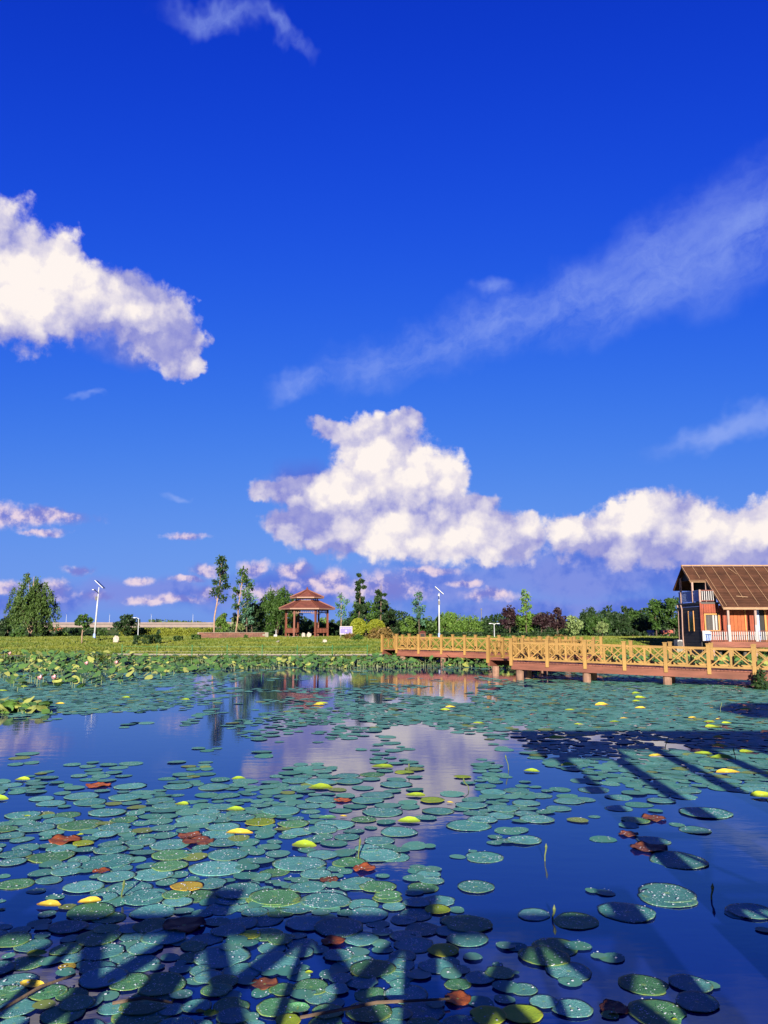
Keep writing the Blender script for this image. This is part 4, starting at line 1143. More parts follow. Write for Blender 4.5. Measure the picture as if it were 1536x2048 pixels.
def boards(x0, x1, z0, z1, mat, n, name='wall_board'):
    for k in range(n):
        a0, a1 = x0 + (x1 - x0) * k / n, x0 + (x1 - x0) * (k + 1) / n
        hp(name, MB().box(((a0 + a1) / 2, HF + rnd.uniform(-.006, .006), (z0 + z1) / 2), (a1 - a0 - 0.014, 0.06, z1 - z0)), mat)


boards(XL - .02, wx0 - 0.02, zd, zbal, m_sidingred, 2)
boards(wx0, wx1, zd, wz0 - 0.05, m_sidingred, 6)
boards(wx0, wx1, wz1 + 0.05, zbal, m_sidingred, 6)
boards(wx1 + 0.02, dx0 - .05, zd, ze + 0.2, m_sidingred, 5)
boards(dx1 + 0.05, ox0 - .05, zd, ze + 0.2, m_sidingred, 5)
boards(ox1 + 0.05, XR, zd, ze + 0.2, m_sidingred, 12)
wd = hp('window', MB().box(((wx0 + wx1) / 2, HF + 0.03, (wz0 + wz1) / 2), (wx1 - wx0, 0.03, wz1 - wz0)), m_glass)
for (a, b_, c, d_) in ((wx0, wx0 + .1, wz0, wz1), (wx1 - .1, wx1, wz0, wz1), (wx0 + .1, wx1 - .1, wz1 - .1, wz1), (wx0 + .1, wx1 - .1, wz0, wz0 + .1)):
    hp('window_frame', MB().box(((a + b_) / 2, HF - 0.03, (c + d_) / 2), (b_ - a, 0.12, d_ - c)), m_frame, wd)
for k in (0.3, 0.62, 0.8):
    hp('curtain', MB().box((wx0 + (wx1 - wx0) * k, HF + 0.008, (wz0 + wz1) / 2), (0.13, 0.01, (wz1 - wz0) * .84)), m_whitepaint if k > .5 else m_siding, wd)
dr = hp('door', MB().box(((dx0 + dx1) / 2, HF + 0.035, (zd + ze) / 2 - 0.05), (dx1 - dx0, 0.03, ze - zd - 0.1)), m_doorwood)
for k in range(4): hp('door_board', MB().box((dx0 + (dx1 - dx0) * (k + .5) / 4, HF - 0.002, (zd + ze) / 2 - 0.1), ((dx1 - dx0) / 4 - .03, 0.04, ze - zd - 0.34)), m_doorwood, dr)
hp('door_frame', MB().box((dx1 + 0.04, HF - 0.04, (zd + ze) / 2), (0.10, 0.12, ze - zd)), m_frame, dr)
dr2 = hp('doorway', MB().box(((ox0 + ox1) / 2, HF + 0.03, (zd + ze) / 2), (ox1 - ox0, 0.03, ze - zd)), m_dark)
hp('door_frame', MB().box((ox1 - 0.04, HF - 0.04, (zd + ze) / 2), (0.14, 0.12, ze - zd)), m_frame, dr2)
hp('door_frame', MB().box((ox0 + 0.09, HF - 0.03, (zd + ze) / 2), (0.18, 0.10, ze - zd)), m_blue, dr2)
# corner trim
hp('corner_board', MB().box((XL - 0.01, HF - 0.05, (zd + zbal) / 2), (0.12, 0.1, zbal - zd)), m_sidingred)

# roof: upper pitch over everything, front pitch runs down over the porch right of the balcony
fr = zr
def rp(x, y): return Vector((x, y, zr + (ze - zr) * (RY - y) / (RY - PFY) if y <= RY else zr - (zr - zue) * (y - RY) / 1.5))
yu = RY - (zr - zue) / (zr - ze) * (RY - PFY)
roof = hp('roof', slab([rp(XV, yu), rp(XE, yu), rp(XE, PFY), rp(XRR, PFY), rp(XRR, RY), rp(XV, RY)], 0.12, Vector((0, -0.6, 0.8)).normalized()), m_roofshingle)
hp('back_slope', slab([rp(XV, RY), rp(XRR, RY), rp(XRR, RY + 2.2), rp(XV, RY + 2.2)], 0.12, Vector((0, 0.6, 0.8)).normalized()), m_roofshingle, roof)
NC = 26
nrm = Vector((0, -(zr - ze), (RY - PFY))).normalized(); nrm = Vector((0, -abs(nrm.y), abs(nrm.z)))
for k in range(NC):
    y0, y1 = PFY + (RY - PFY) * k / NC, PFY + (RY - PFY) * (k + 1) / NC
    xl = XE if y1 <= yu + 0.01 else XV
    A, B_, C_, D_ = rp(xl, y0) + nrm * 0.055, rp(XRR, y0) + nrm * 0.055, rp(XRR, y1) + nrm * 0.015, rp(xl, y1) + nrm * 0.015
    A2, B2, C2, D2 = (p_ - nrm * 0.03 for p_ in (A, B_, rp(XRR, y1) + nrm * 0.04, rp(xl, y1) + nrm * 0.04))
    hp('shingle_course', MB().add([A, B_, C_, D_, A2, B2, C2, D2], [(0, 1, 2, 3), (0, 4, 5, 1), (3, 7, 4, 0), (1, 5, 6, 2)]), m_roofshingle, roof)
# pale battens laid down the slope, some broken
for xb, ya, yb in ((24.9 + .45, PFY + 3.0, RY), (26.1, PFY + .1, RY), (26.95, PFY + .05, RY), (27.8, PFY + .9, RY - .05), (28.65, PFY + .2, RY), (29.5, PFY + .1, RY), (30.35, PFY + .1, RY), (31.2, PFY + .1, RY), (32.1, PFY + .1, RY), (33, PFY + .1, RY)):
    if xb > XRR: continue
    hp('batten', MB().bar(rp(xb + rnd.uniform(-.05, .05), ya) + nrm * .08, rp(xb + rnd.uniform(-.03, .03), yb) + nrm * .08, 0.04, 0.04), m_batten, roof)
hp('batten', MB().bar(rp(27.3, PFY + 1.05) + nrm * .1, rp(28.15, PFY + 0.95) + nrm * .1, 0.05, 0.04), m_batten, roof)
hp('batten', MB().bar(rp(28.2, RY - .3) + nrm * .1, rp(28.55, RY - 1.0) + nrm * .1, 0.05, 0.04), m_batten, roof)
hp('ridge_cap', MB().bar((XV - .02, RY, zr + .08), (XRR, RY, zr + .08), 0.14, 0.1), m_batten, roof)
hp('fascia', MB().bar(rp(XE, PFY) + Vector((-.02, -.04, -.07)), rp(XRR, PFY) + Vector((0, -.04, -.07)), 0.05, 0.17), m_batten, roof)
hp('fascia', MB().bar(rp(XV, yu) + Vector((-.02, -.04, -.07)), rp(XE, yu) + Vector((0, -.04, -.07)), 0.05, 0.17), m_batten, roof)
hp('verge_board', MB().bar(rp(XE - .03, PFY) + nrm * .02, rp(XE - .03, yu) + nrm * .02, 0.05, 0.17, up=nrm), m_batten, roof)
hp('verge_board', MB().bar(rp(XV - .03, yu) + nrm * .02, rp(XV - .03, RY) + nrm * .02, 0.05, 0.17, up=nrm), m_batten, roof)
# upper floor set back behind the balcony
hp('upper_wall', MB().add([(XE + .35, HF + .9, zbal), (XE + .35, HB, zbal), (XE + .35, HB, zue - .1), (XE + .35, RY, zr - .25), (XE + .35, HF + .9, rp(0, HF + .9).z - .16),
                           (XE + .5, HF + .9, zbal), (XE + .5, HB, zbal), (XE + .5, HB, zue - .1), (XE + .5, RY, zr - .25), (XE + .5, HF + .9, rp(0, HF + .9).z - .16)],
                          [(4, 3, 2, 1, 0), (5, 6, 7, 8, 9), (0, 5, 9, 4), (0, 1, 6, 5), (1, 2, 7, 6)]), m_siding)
hp('gable_infill', MB().add([(XV + .35, RY - 1.0, zue + .05), (XV + .35, RY + 1.3, zue + .05), (XV + .35, RY, zr - .22), (XV + .42, RY - 1.0, zue + .05), (XV + .42, RY + 1.3, zue + .05), (XV + .42, RY, zr - .22)],
                            [(0, 2, 1), (3, 4, 5), (0, 1, 4, 3), (0, 3, 5, 2), (1, 2, 5, 4)]), m_siding)
# balcony: slab, posts, railing
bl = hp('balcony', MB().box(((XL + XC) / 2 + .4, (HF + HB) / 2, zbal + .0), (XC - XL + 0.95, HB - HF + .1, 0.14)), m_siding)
for (x, y) in ((XL + .05, yu + .05), (XL + .05, RY + .9), (XL + .05, HF + .1), (XC + .3, yu + .05)):
    top = (rp(0, y).z - .15) if y >= yu else zbal + 1.05
    hp('balcony_post', MB().box((x, y, (zbal + top) / 2 + .04), (0.14, 0.14, top - zbal - .1)), m_pinkpost, bl)
for zz in (zbal + .18, zbal + .98):
    hp('balcony_rail', MB().box((XL + .05, (HF + HB) / 2, zz), (0.06, HB - HF - .3, 0.07)), m_blue, bl)  # blue side railing: shade painted into its colour
    hp('balcony_rail', MB().box(((XL + XC) / 2 + .15, HF + .1, zz), (XC - XL + .3, 0.06, 0.07)), m_roofwood, bl)
for k in range(22):
    y = HF + .3 + k * (HB - HF - .4) / 22
    hp('baluster', MB().box((XL + .05, y, zbal + .58), (0.03, 0.12, 0.78)), m_blue, bl)  # side balusters share the painted blue shade
for k in range(6):
    hp('baluster', MB().box((XL + .25 + k * .17, HF + .1, zbal + .58), (0.075, 0.04, 0.78)), m_whitepaint, bl)
# porch: deck boards, fascia, stilts, posts, railing
px0 = at(1422, 1283, PFY).x
for k in range(9): hp('deck_board', MB().box(((px0 + XR) / 2, PFY + .08 + k * 0.157, zd - .04), (XR - px0, 0.145, 0.06)), m_deckwood)
hp('deck_fascia', MB().box(((px0 + XR) / 2, PFY - 0.02, (zd + zdb) / 2), (XR - px0, 0.08, zd - zdb)), m_deckwood)
hp('deck_joists', MB().box(((px0 + XR) / 2 + .1, PFY + .9, zdb + .1), (XR - px0 - .3, 1.3, 0.2)), m_dark)
for pxx in (1456.5, 1511, 1566, 1621):
    X = at(pxx, 1240, PFY + .12).x
    if X > XR: continue
    c = hp('porch_post', MB().box((X, PFY + .12, (zd + ze) / 2 - .12), (0.16, 0.16, ze - zd - .2)), m_pinkpost)
    hp('post_lower_part', MB().box((X, PFY + .12, zd + .62), (0.2, 0.2, 1.24)), m_whitepaint, c)  # white lower part of the porch post
xp = px0 + .1
hp('porch_rail', MB().box(((px0 + XR) / 2, PFY + .1, zd + .78), (XR - px0, 0.06, 0.05)), m_roofwood)
hp('porch_rail', MB().box(((px0 + XR) / 2, PFY + .1, zd + .08), (XR - px0, 0.06, 0.05)), m_roofwood)
bmh = MB().box((0, 0, .42), (0.075, 0.04, .62)).mesh('baluster', m_whitepaint)
for k in range(int((XR - px0) / .165)):
    link('baluster', bmh, hs, Vector((xp + k * .165, PFY + .1, zd)) - hl)
for pxx in (1426, 1461, 1511, 1560, 1600):
    X = at(pxx, 1305, PFY + .3).x
    hp('stilt', MB().lathe((X, PFY + .3, -.9), [(0.16, 0), (0.15, zdb + .9)], 9), m_pinkpost)
for pxx, yy in ((1440, 60.4), (1490, 60.4), (1540, 60.4)):
    X = at(pxx, 1305, yy).x
    hp('stilt', MB().lathe((X, yy, -.9), [(0.14, 0), (0.14, zdb + 1.1)], 8), m_siding)
hp('porch_side_panel', MB().box((at(1415, 1275, HF - .3).x, HF - .3, zd + .42), (0.5, 0.06, 0.74)), m_blue)
hp('porch_side_panel', MB().box((at(1407, 1275, HF - .3).x, HF - .28, zd + .42), (0.14, 0.08, 0.78)), m_whitepaint)
# downpipes on the dark side wall
for yy in (HB - .35, HB - 1.1):
    hp('downpipe', MB().tube([(XL - .1, yy, zlo), (XL - .14, yy, 2.0), (XL - .1, yy, zbal - .4), (XL - .18, yy, zbal - .05)], [0.05] * 4, 7), m_pinkpost)
ac = empty('air_conditioner', (XL - .35, HB - .6, 0.95), 'white air conditioner unit at the foot of the dark side wall of the house', 'air conditioner')
MB().box((0, 0, 0.35), (0.42, 0.85, 0.66)).build('casing', m_whitepaint, ac)
MB().lathe((0, 0, 0.02), [(0.18, 0), (0.18, 0.02)], 12).build('foot', m_darkmetal, ac)
MB().tube([(-.02, -.44, .36), (-.02, -.455, .36)], [.24, .24], 16).build('fan_grille', m_darkmetal, ac)
MB().box((-.05, .1, -.25), (0.5, 1.0, 0.5)).build('plinth', m_kerb, ac)

# deck/bank shrub at the right end of the far bridge
T('waterside_shrub', 1506, 1336, 36, 33.6, 'mound', 'dark', 'dark leafy clump in the water at the right end of the far bridge', 'shrub', seed=91, size=0.09)

# ------------------------------------------------------------------ lotus pads
# pads seen in the photograph: column, row, width (photo pixels), kind
RAW = {
 (0, 1540): """340 78 90 lime;592 96 140 red;490 160 210;310 202 170;385 222 75 brown;540 195 200;760 165 200;780 100 190;850 140 150;975 158 100;140 272 200;395 272 165 green;645 258 210;485 330 250 green;215 350 220;310 383 130;745 300 165 green;690 345 190;390 428 190 red;275 412 70 yellow;500 445 125 lime;510 483 125 green;310 520 260 green;95 510 190;75 557 160;635 550 330;400 580 170;400 612 180;250 620 150;475 542 130 green;670 447 150;665 482 190;845 435 180;855 500 140;985 395 150;1140 400 140 brown;1020 450 240;1030 515 235 green;1020 580 210 green;920 630 240;700 645 210;505 705 235;95 685 210 green;25 640 70;610 615 100 red;1310 590 330;1370 510 240;1170 525 140;1120 705 190 yellow;1000 680 120;780 710 260;890 750 220;620 735 150;1300 390 230;1440 380 160 cyellow;1340 440 180;1480 440 150;1490 550 130;1480 640 150;1370 665 80;1450 730 300;955 310 150;980 350 150;1000 280 130;990 248 150;1140 195 100;1130 255 150;1180 300 240;1415 240 105 clime;1310 280 150;1450 290 160;1430 55 80 clime;1320 60 120;1290 105 190;1240 155 130;1070 100 170;1070 75 120;820 225 110;790 200 110;590 222 80;810 262 110;785 175 42 red;480 392 40 clime;165 280 40 clime;200 330 110;60 400 160;130 420 130 green;1310 190 70 brown""",
 (512, 1540): """150 245 240;225 325 180 green;160 357 95;50 400 110;110 435 90 green;80 465 130;295 455 150 clime;130 505 150;30 550 150;260 565 310;360 630 190;310 705 220;30 650 130;110 765 300 green;420 765 260;790 755 160 green;100 675 85 red;200 655 60 brown;440 665 110 brown;610 685 240;730 705 215 green;760 640 80 brown;650 595 140 red;560 560 200 green;530 500 150 green;730 515 260;740 430 190;670 475 160;470 445 150;405 400 125 green;390 360 200;470 330 240;430 290 100 cgreen;590 370 120;690 350 80;860 375 220;920 310 130 clime;960 155 115 clime;760 255 240;670 185 200;725 155 200;520 185 105 red;400 182 200;240 65 180;390 75 200;560 70 180;490 120 110;540 35 160;410 35 90;840 90 190;820 130 100;790 215 150;1090 250 180;1310 180 140;1290 215 190;1480 235 190;1230 240 90 brown;1480 185 80 brown;1320 262 140;1275 335 260;1360 300 180;1510 370 150;1435 405 90 green;1430 440 90 green;1365 525 230;1210 522 90;1300 490 50 green;1500 430 130;950 460 150;1040 462 80;830 525 190;1320 705 220;50 160 90 lime;25 215 110;1240 45 100 lime;890 15 110 lime;80 335 80 brown;540 715 75 brown;1165 200 42 cyellow;525 283 45 cyellow;210 20 140 green;140 90 110;640 110 130""",
 (1024, 1380): """70 905 200;40 845 120;85 680 170;150 778 200;395 785 120;200 735 110;330 640 120 green;340 670 170;420 660 150;490 600 190;290 600 120;640 645 160;640 712 160;495 762 70;545 898 145;740 785 170 green;700 815 120;850 775 140 brown;700 870 110 brown;850 905 190;820 955 200 brown;1000 1025 330;480 1210 80 green;560 1220 110;930 1220 330;1160 740 300;910 637 70 lime;120 490 90 clime;335 455 90 clime;1150 385 100 clime;1140 500 55 clime;1400 375 90 clime;1380 487 85 lime;535 92 100 cyellow;770 112 62 cyellow;1080 170 65 cyellow;1235 178 26 cyellow;870 112 60 lime;1500 640 150 clime;1000 1050 90 brown;760 690 150;1320 570 120 green;730 620 150""",
 (0, 1790): """300 70 150 cyellow;410 75 110 green;540 50 130 cyellow;550 105 290 green;655 140 190 green;615 20 180;860 25 260;920 105 265;1065 45 170;1345 85 210;1400 20 250;1255 45 110;590 262 255 green;395 335 180 green;200 305 210;610 345 260;160 410 210 green;740 380 160;405 435 105 yellow;505 425 95 lime;620 505 280;100 530 240;200 540 170 cyellow;290 585 210 green;430 600 190 green;540 650 150;380 720 260 green;460 660 200 green;50 375 70 brown;20 610 260 green;880 655 310 green;850 720 330 green;960 545 300 green;1020 380 110 green;1085 412 70;940 440 90 green;1240 270 190;1075 285 120;1370 220 200;1500 245 130 lime;1330 375 330;1250 500 170;1340 530 180 green;1480 522 120 green;1380 605 130;1300 580 180 green;1205 705 65 cyellow;1265 715 90 clime;1510 740 90;0 40 60 lime;10 90 40 lime;1180 520 120;680 30 130""",
 (512, 1790): """110 25 310 green;420 40 300;640 60 190;790 25 170 green;60 240 200 green;150 270 170 green;250 250 110 green;500 200 290;730 175 130;630 270 220;465 285 140 red;490 370 180;510 440 140 green;260 350 170;260 440 110;190 465 130;80 470 100;318 470 45 clime;160 570 160 green;330 555 210 green;130 680 240 green;250 680 150 cgreen;600 345 150;760 330 120;700 450 260 green;690 600 200 green;680 710 260 green;430 710 180 green;900 250 190;850 490 200;980 480 150;900 600 250;1000 700 250;1260 180 290 green;1180 160 150 green;1270 270 240;1300 375 120 green;1160 400 120 green;1170 480 130 green;1210 540 160 green;1210 630 170 red;1350 650 150;1390 730 220 lime;1460 475 170 green;1450 420 60 yellow;1500 310 120;1500 560 150;1490 630 120;195 765 150 lime;880 370 160;960 120 200;30 590 120""",
 (1024, 1790): """30 320 110;130 120 200;385 160 270 green;690 105 330;930 20 340;260 315 270 green;395 310 150;190 375 290 green;340 460 270;350 530 130 green;600 380 150 green;520 370 90;790 540 280 green;1070 540 240;1180 545 115 green;1110 650 260;870 710 340 green;1340 120 120 green;1430 105 260;1510 215 90;70 570 160;360 690 240;60 720 240 lime;190 650 170;610 690 170 brown;590 730 95 green;20 475 50 yellow;975 755 34 clime;1180 250 10""",
}
SC = 3.0
PADS = []
for (ox, oy), txt in RAW.items():
    for rec in txt.split(';'):
        r_ = rec.split()
        x, y, w_ = (float(v) for v in r_[:3])
        if w_ < 20: continue
        PADS.append([ox + x / SC, oy + y / SC, w_ / SC, r_[3] if len(r_) > 3 else 'teal'])

# density of the smaller pads further out: rows of the picture against 16 columns
GRID = [
 (1336, "8887532122278333"), (1346, "9987421111135554"), (1356, "9999311111257888"), (1368, "9998421222479999"), (1382, "9997413455778888"), (1398, "9986312466788888"), (1412, "8875324567888888"), (1426, "6653345677878888"),
 (1442, "3111246677788888"), (1458, "1000124534577888"), (1475, "0000122122367999"), (1492, "1001122112356788"), (1510, "3111122111356889"), (1530, "6422344221556888"), (1550, "8533556323655788"), (1575, "5334566323544788"),
 (1600, "4345566323643345"), (1630, "5445566434743112"), (1670, "6666666444421000"), (1720, "5566666553310000"), (1780, "4456777775310000"), (1830, "4467888887642100"), (1860, "5578888887653100"), (2060, "6678888888764210")]
_h = random.Random(5); LAT = [[_h.random() for _ in range(64)] for _ in range(64)]


def vnoise(x, y):
    i, j = math.floor(x), math.floor(y); u, v = x - i, y - j
    u, v = u * u * (3 - 2 * u), v * v * (3 - 2 * v)
    g_ = lambda a, b_: LAT[a % 64][b_ % 64]
    return (g_(i, j) * (1 - u) + g_(i + 1, j) * u) * (1 - v) + (g_(i, j + 1) * (1 - u) + g_(i + 1, j + 1) * u) * v


def patch(x, y):
    n_ = 0.6 * vnoise(x * 0.75 + 9, y * 0.42) + 0.4 * vnoise(x * 2.0, y * 1.1 + 30)
    z_ = (n_ - 0.5) / 0.19
    return 0.5 * (1 + math.erf(z_ / 1.414))


def dens_at(px, py):
    ci = min(15, max(0, int(px / 96)))
    for (ya, ra), (yb, rb_) in zip(GRID[:-1], GRID[1:]):
        if ya <= py < yb:
            k = (py - ya) / (yb - ya)
            return (int(ra[ci]) * (1 - k) + int(rb_[ci]) * k) / 9.0
    return int(GRID[0][1][ci]) / 9.0 if py < 1336 else 0.0


r3 = random.Random(21)
cells = {}


def free(x, y, r, lap):
    cx_, cy_ = int(x // 0.6), int(y // 0.6)
    for i in range(cx_ - 1, cx_ + 2):
        for j in range(cy_ - 1, cy_ + 2):
            for (a, b_, c) in cells.get((i, j), ()):
                if (a - x) ** 2 + (b_ - y) ** 2 < (lap * (c + r)) ** 2: return False
    return True


def put(x, y, r): cells.setdefault((int(x // 0.6), int(y // 0.6)), []).append((x, y, r))


placed = []        # (x, y, r, kind, px, py, w)
for px, py, w_, kind in PADS:
    p = wat(px, py)
    dep = p.y * CP - EYE * SP
    r_ = 0.53 * w_ * dep / F_PX
    placed.append((p.x, p.y, r_, kind, px, py, w_)); put(p.x, p.y, r_)
# pads that fill the gaps
far_pads = []
for i in range(190000):
    y = 5.0 + (57.5 - 5.0) * r3.random() ** 0.75
    x = r3.uniform(-0.62, 0.62) * y + r3.uniform(-1, 1)
    px, py = proj(x, y, 0)
    d_ = dens_at(min(max(px, 0), 1535), py)
    if d_ <= 0: continue
    if patch(x, y) + r3.uniform(-0.12, 0.12) > d_ - 0.03: continue
    if d_ < 0.5 and r3.random() > 0.35: continue
    r_ = r3.uniform(0.10, 0.235) if y > 9 else r3.choice((r3.uniform(0.07, 0.14), r3.uniform(0.12, 0.22), r3.uniform(0.15, 0.23)))
    lap = 0.92 if d_ < 0.5 else 0.72 if d_ < 0.75 else 0.60
    if not free(x, y, r_, lap): continue
    put(x, y, r_)
    k = r3.random()
    kind = 'teal' if k < 0.80 else 'green' if k < 0.93 else 'lime' if k < 0.95 else 'clime' if k < 0.964 else 'cyellow' if k < 0.967 else 'green' if k < 0.988 else 'brown' if k < 0.997 else 'red'
    far_pads.append((x, y, r_, kind, px, py, 2 * r_ * F_PX / (y * CP - EYE * SP)))
inview = [p for p in far_pads if -40 < p[4] < 1576 and p[5] < 2070]
inview.sort(key=lambda p: -p[6])
set_placed = set(tuple(p) for p in placed)
cand = [tuple(p) for p in placed] + inview
flat_ = sorted([p for p in cand if p[3][0] != 'c'], key=lambda p: -p[6] * (1.6 if p[3] in ('red', 'yellow', 'lime', 'brown') and p in set_placed else 1.0))
curl_ = [p for p in cand if p[3][0] == 'c' and p in set_placed] + [p for p in inview if p[3][0] == 'c'][:36]
single = flat_[:296] + curl_
chosen_ = set(single)
rest_pads = [p for p in far_pads + [tuple(p) for p in placed] if p not in chosen_]
print('pads single', len(single), 'mass', len(rest_pads))

# ---- leaf meshes of unit radius
def pad_mesh(seed, mat):
    r2 = random.Random(seed); n = 30
    ph = [r2.uniform(0, 6.28) for _ in range(5)]
    sx = r2.uniform(0.90, 1.0)
    notch = r2.uniform(0, 6.28); nd = r2.choice([0, 0, 0.16, 0.3])
    tear = r2.uniform(0, 6.28); td = r2.choice([0, 0, 0, 0.22])
    lift = r2.choice([0.02, 0.03, 0.06])
    vs, fs = [(0, 0, -0.012)], []
    rings = (0.30, 0.62, 0.88, 1.0)
    for ri, rr in enumerate(rings):
        for k in range(n):
            a = 2 * math.pi * k / n
            e = 1 + 0.03 * math.sin(2 * a + ph[0]) + 0.022 * math.sin(3 * a + ph[1]) + 0.013 * math.sin(7 * a + ph[2]) + 0.010 * math.sin(13 * a + ph[3])
            da = abs((a - notch + math.pi) % (2 * math.pi) - math.pi); dt = abs((a - tear + math.pi) % (2 * math.pi) - math.pi)
            if rr > 0.5: e *= 1 - nd * math.exp(-(da / 0.10) ** 2) * (rr - 0.4) - td * math.exp(-(dt / 0.3) ** 2) * (rr - 0.5) * 1.6
            z = 0.02 * (rr - 0.3) + lift * max(0, rr - 0.7) * math.sin(2 * a + ph[4]) * 2.2 + 0.010 * math.sin(5 * a + ph[1]) * rr + 0.012 * math.cos(10 * a) * rr * (1 - rr)
            vs.append((rr * e * math.cos(a) * sx, rr * e * math.sin(a), z))
    fs += [(0, 1 + k, 1 + (k + 1) % n) for k in range(n)]
    for ri in range(3):
        o = 1 + ri * n
        fs += [(o + k, o + n + k, o + n + (k + 1) % n, o + (k + 1) % n) for k in range(n)]
    # thin rim turned down to the water
    o = 1 + 3 * n; m0 = len(vs)
    vs += [(vs[o + k][0] * 0.93, vs[o + k][1] * 0.93, vs[o + k][2] - 0.02) for k in range(n)]
    fs += [(o + k, m0 + k, m0 + (k + 1) % n, o + (k + 1) % n) for k in range(n)]
    me = bpy.data.meshes.new('lotus_pad'); me.from_pydata(vs, [], fs); me.materials.append(mat)
    for p in me.polygons: p.use_smooth = True
    me.update(); return me


def curl_mesh(seed, mat):
    """a leaf with one half folded up like a shell"""
    r2 = random.Random(seed); n = 24; vs, fs = [], []
    fold = r2.uniform(0.15, 0.4); hgt = r2.uniform(0.22, 0.42)
    rings = (0.0, 0.35, 0.7, 1.0)
    for rr in rings[1:]:
        for k in range(n):
            a = 2 * math.pi * k / n
            e = 1 + 0.05 * math.sin(3 * a + seed) + 0.03 * math.sin(8 * a)
            x, y = rr * e * math.cos(a), rr * e * math.sin(a)
            up = max(0.0, y + fold)
            z = 0.03 * rr + hgt * up * up * 0.62
            y2 = y if up <= 0 else -fold + up * (0.62 - 0.12 * up)
            x2 = x * (1 - 0.10 * up)
            z += 0.16 * max(0, -y - 0.5) * r2.uniform(.6, 1)
            vs.append((x2, y2, z))
    vs.insert(0, (0, 0, 0.62 * hgt * fold * fold))
    fs += [(0, 1 + k, 1 + (k + 1) % n) for k in range(n)]
    for ri in range(2):
        o = 1 + ri * n
        fs += [(o + k, o + n + k, o + n + (k + 1) % n, o + (k + 1) % n) for k in range(n)]
    me = bpy.data.meshes.new('curled_leaf'); me.from_pydata(vs, [], fs); me.materials.append(mat)
    for p in me.polygons: p.use_smooth = True
    me.update(); return me


def crumple_mesh(seed, mat):
    me = pad_mesh(seed, mat); r2 = random.Random(seed); k = [r2.uniform(0, 6) for _ in range(4)]
    for v in me.vertices:
        x, y, z = v.co; rr = math.hypot(x, y)
        v.co.z = z + 0.10 * rr * (math.sin(6 * x + k[0]) * math.cos(5 * y + k[1])) + 0.16 * max(0, rr - 0.6) * math.sin(4 * math.atan2(y, x) + k[2]) + 0.06 * rr
    me.update(); return me


PM = {k: [pad_mesh(100 + i * 7 + hash_, PADM[k]) for i in range(9 if k in ('teal', 'green') else 4)] for hash_, k in enumerate(('teal', 'green', 'lime', 'yellow'))}
PM['red'] = [crumple_mesh(300 + i, PADM['red']) for i in range(4)]
PM['brown'] = [crumple_mesh(320 + i, PADM['brown']) for i in range(4)]
PM['clime'] = [curl_mesh(340 + i, PADM['lime']) for i in range(5)]
PM['cyellow'] = [curl_mesh(360 + i, PADM['yellow']) for i in range(5)]
PM['cgreen'] = [curl_mesh(380 + i, PADM['green']) for i in range(3)]

WORD = {'teal': 'blue-green flat lotus pad', 'green': 'green flat lotus pad', 'lime': 'flat lime-green lotus pad', 'yellow': 'ochre yellow lotus pad', 'red': 'withered rust-red lotus pad',
        'brown': 'withered dark brown lotus pad', 'clime': 'lime-green lotus leaf with its edge curled up', 'cyellow': 'yellow lotus leaf with its edge curled up', 'cgreen': 'dark green lotus leaf folded up on a flat pad'}


def turn(j, n, px_):
    if n == 1: return ''
    return ', rightmost' if j == n - 1 else ', ' + ORD[j]


def band(py):
    return ('along the bottom edge', 0) if py > 1935 else ('in the railing shadow', 1) if py > 1815 else ('in the foreground', 2) if py > 1700 else ('in the middle water', 3) if py > 1590 else ('by the cloud reflection row', 4) if py > 1500 else ('far out before the bridge', 5)


def side(px): return 'left' if px < 512 else 'centre' if px < 1024 else 'right'


_T = 'second third fourth fifth sixth seventh eighth ninth tenth eleventh twelfth thirteenth fourteenth fifteenth sixteenth seventeenth eighteenth nineteenth twentieth'.split()
_T += ['twenty-' + t_ for t_ in 'first second third fourth fifth sixth seventh eighth ninth'.split()] + ['thirtieth'] + ['thirty-' + t_ for t_ in 'first second third fourth fifth sixth seventh eighth ninth'.split()] + ['fortieth'] + ['forty-' + t_ for t_ in 'first second third fourth fifth sixth seventh eighth ninth'.split()] + ['fiftieth'] + ['fifty-' + t_ for t_ in 'first second third fourth fifth sixth seventh eighth ninth'.split()]
ORD = ['leftmost'] + [t_ + ' from the left' for t_ in _T]
LABEL = {}
odd = [i for i, p in enumerate(single) if p[3] != 'teal' and p[3] != 'green']
bins = {}
for i in odd: bins.setdefault((single[i][3], band(single[i][5])[0], side(single[i][4])), []).append(i)
BAND2 = {'by the cloud reflection row': 'level with the cloud reflection', 'in the middle water': 'in the middle of the pond'}
for (k, bnd, sd), L_ in bins.items():
    L_.sort(key=lambda i: single[i][4])
    where = BAND2.get(bnd, bnd) + {'left': ' at left', 'centre': ' at centre', 'right': ' at right'}[sd]
    for j, i in enumerate(L_):
        LABEL[i] = WORD[k] + ' ' + where + turn(j, len(L_), 0)
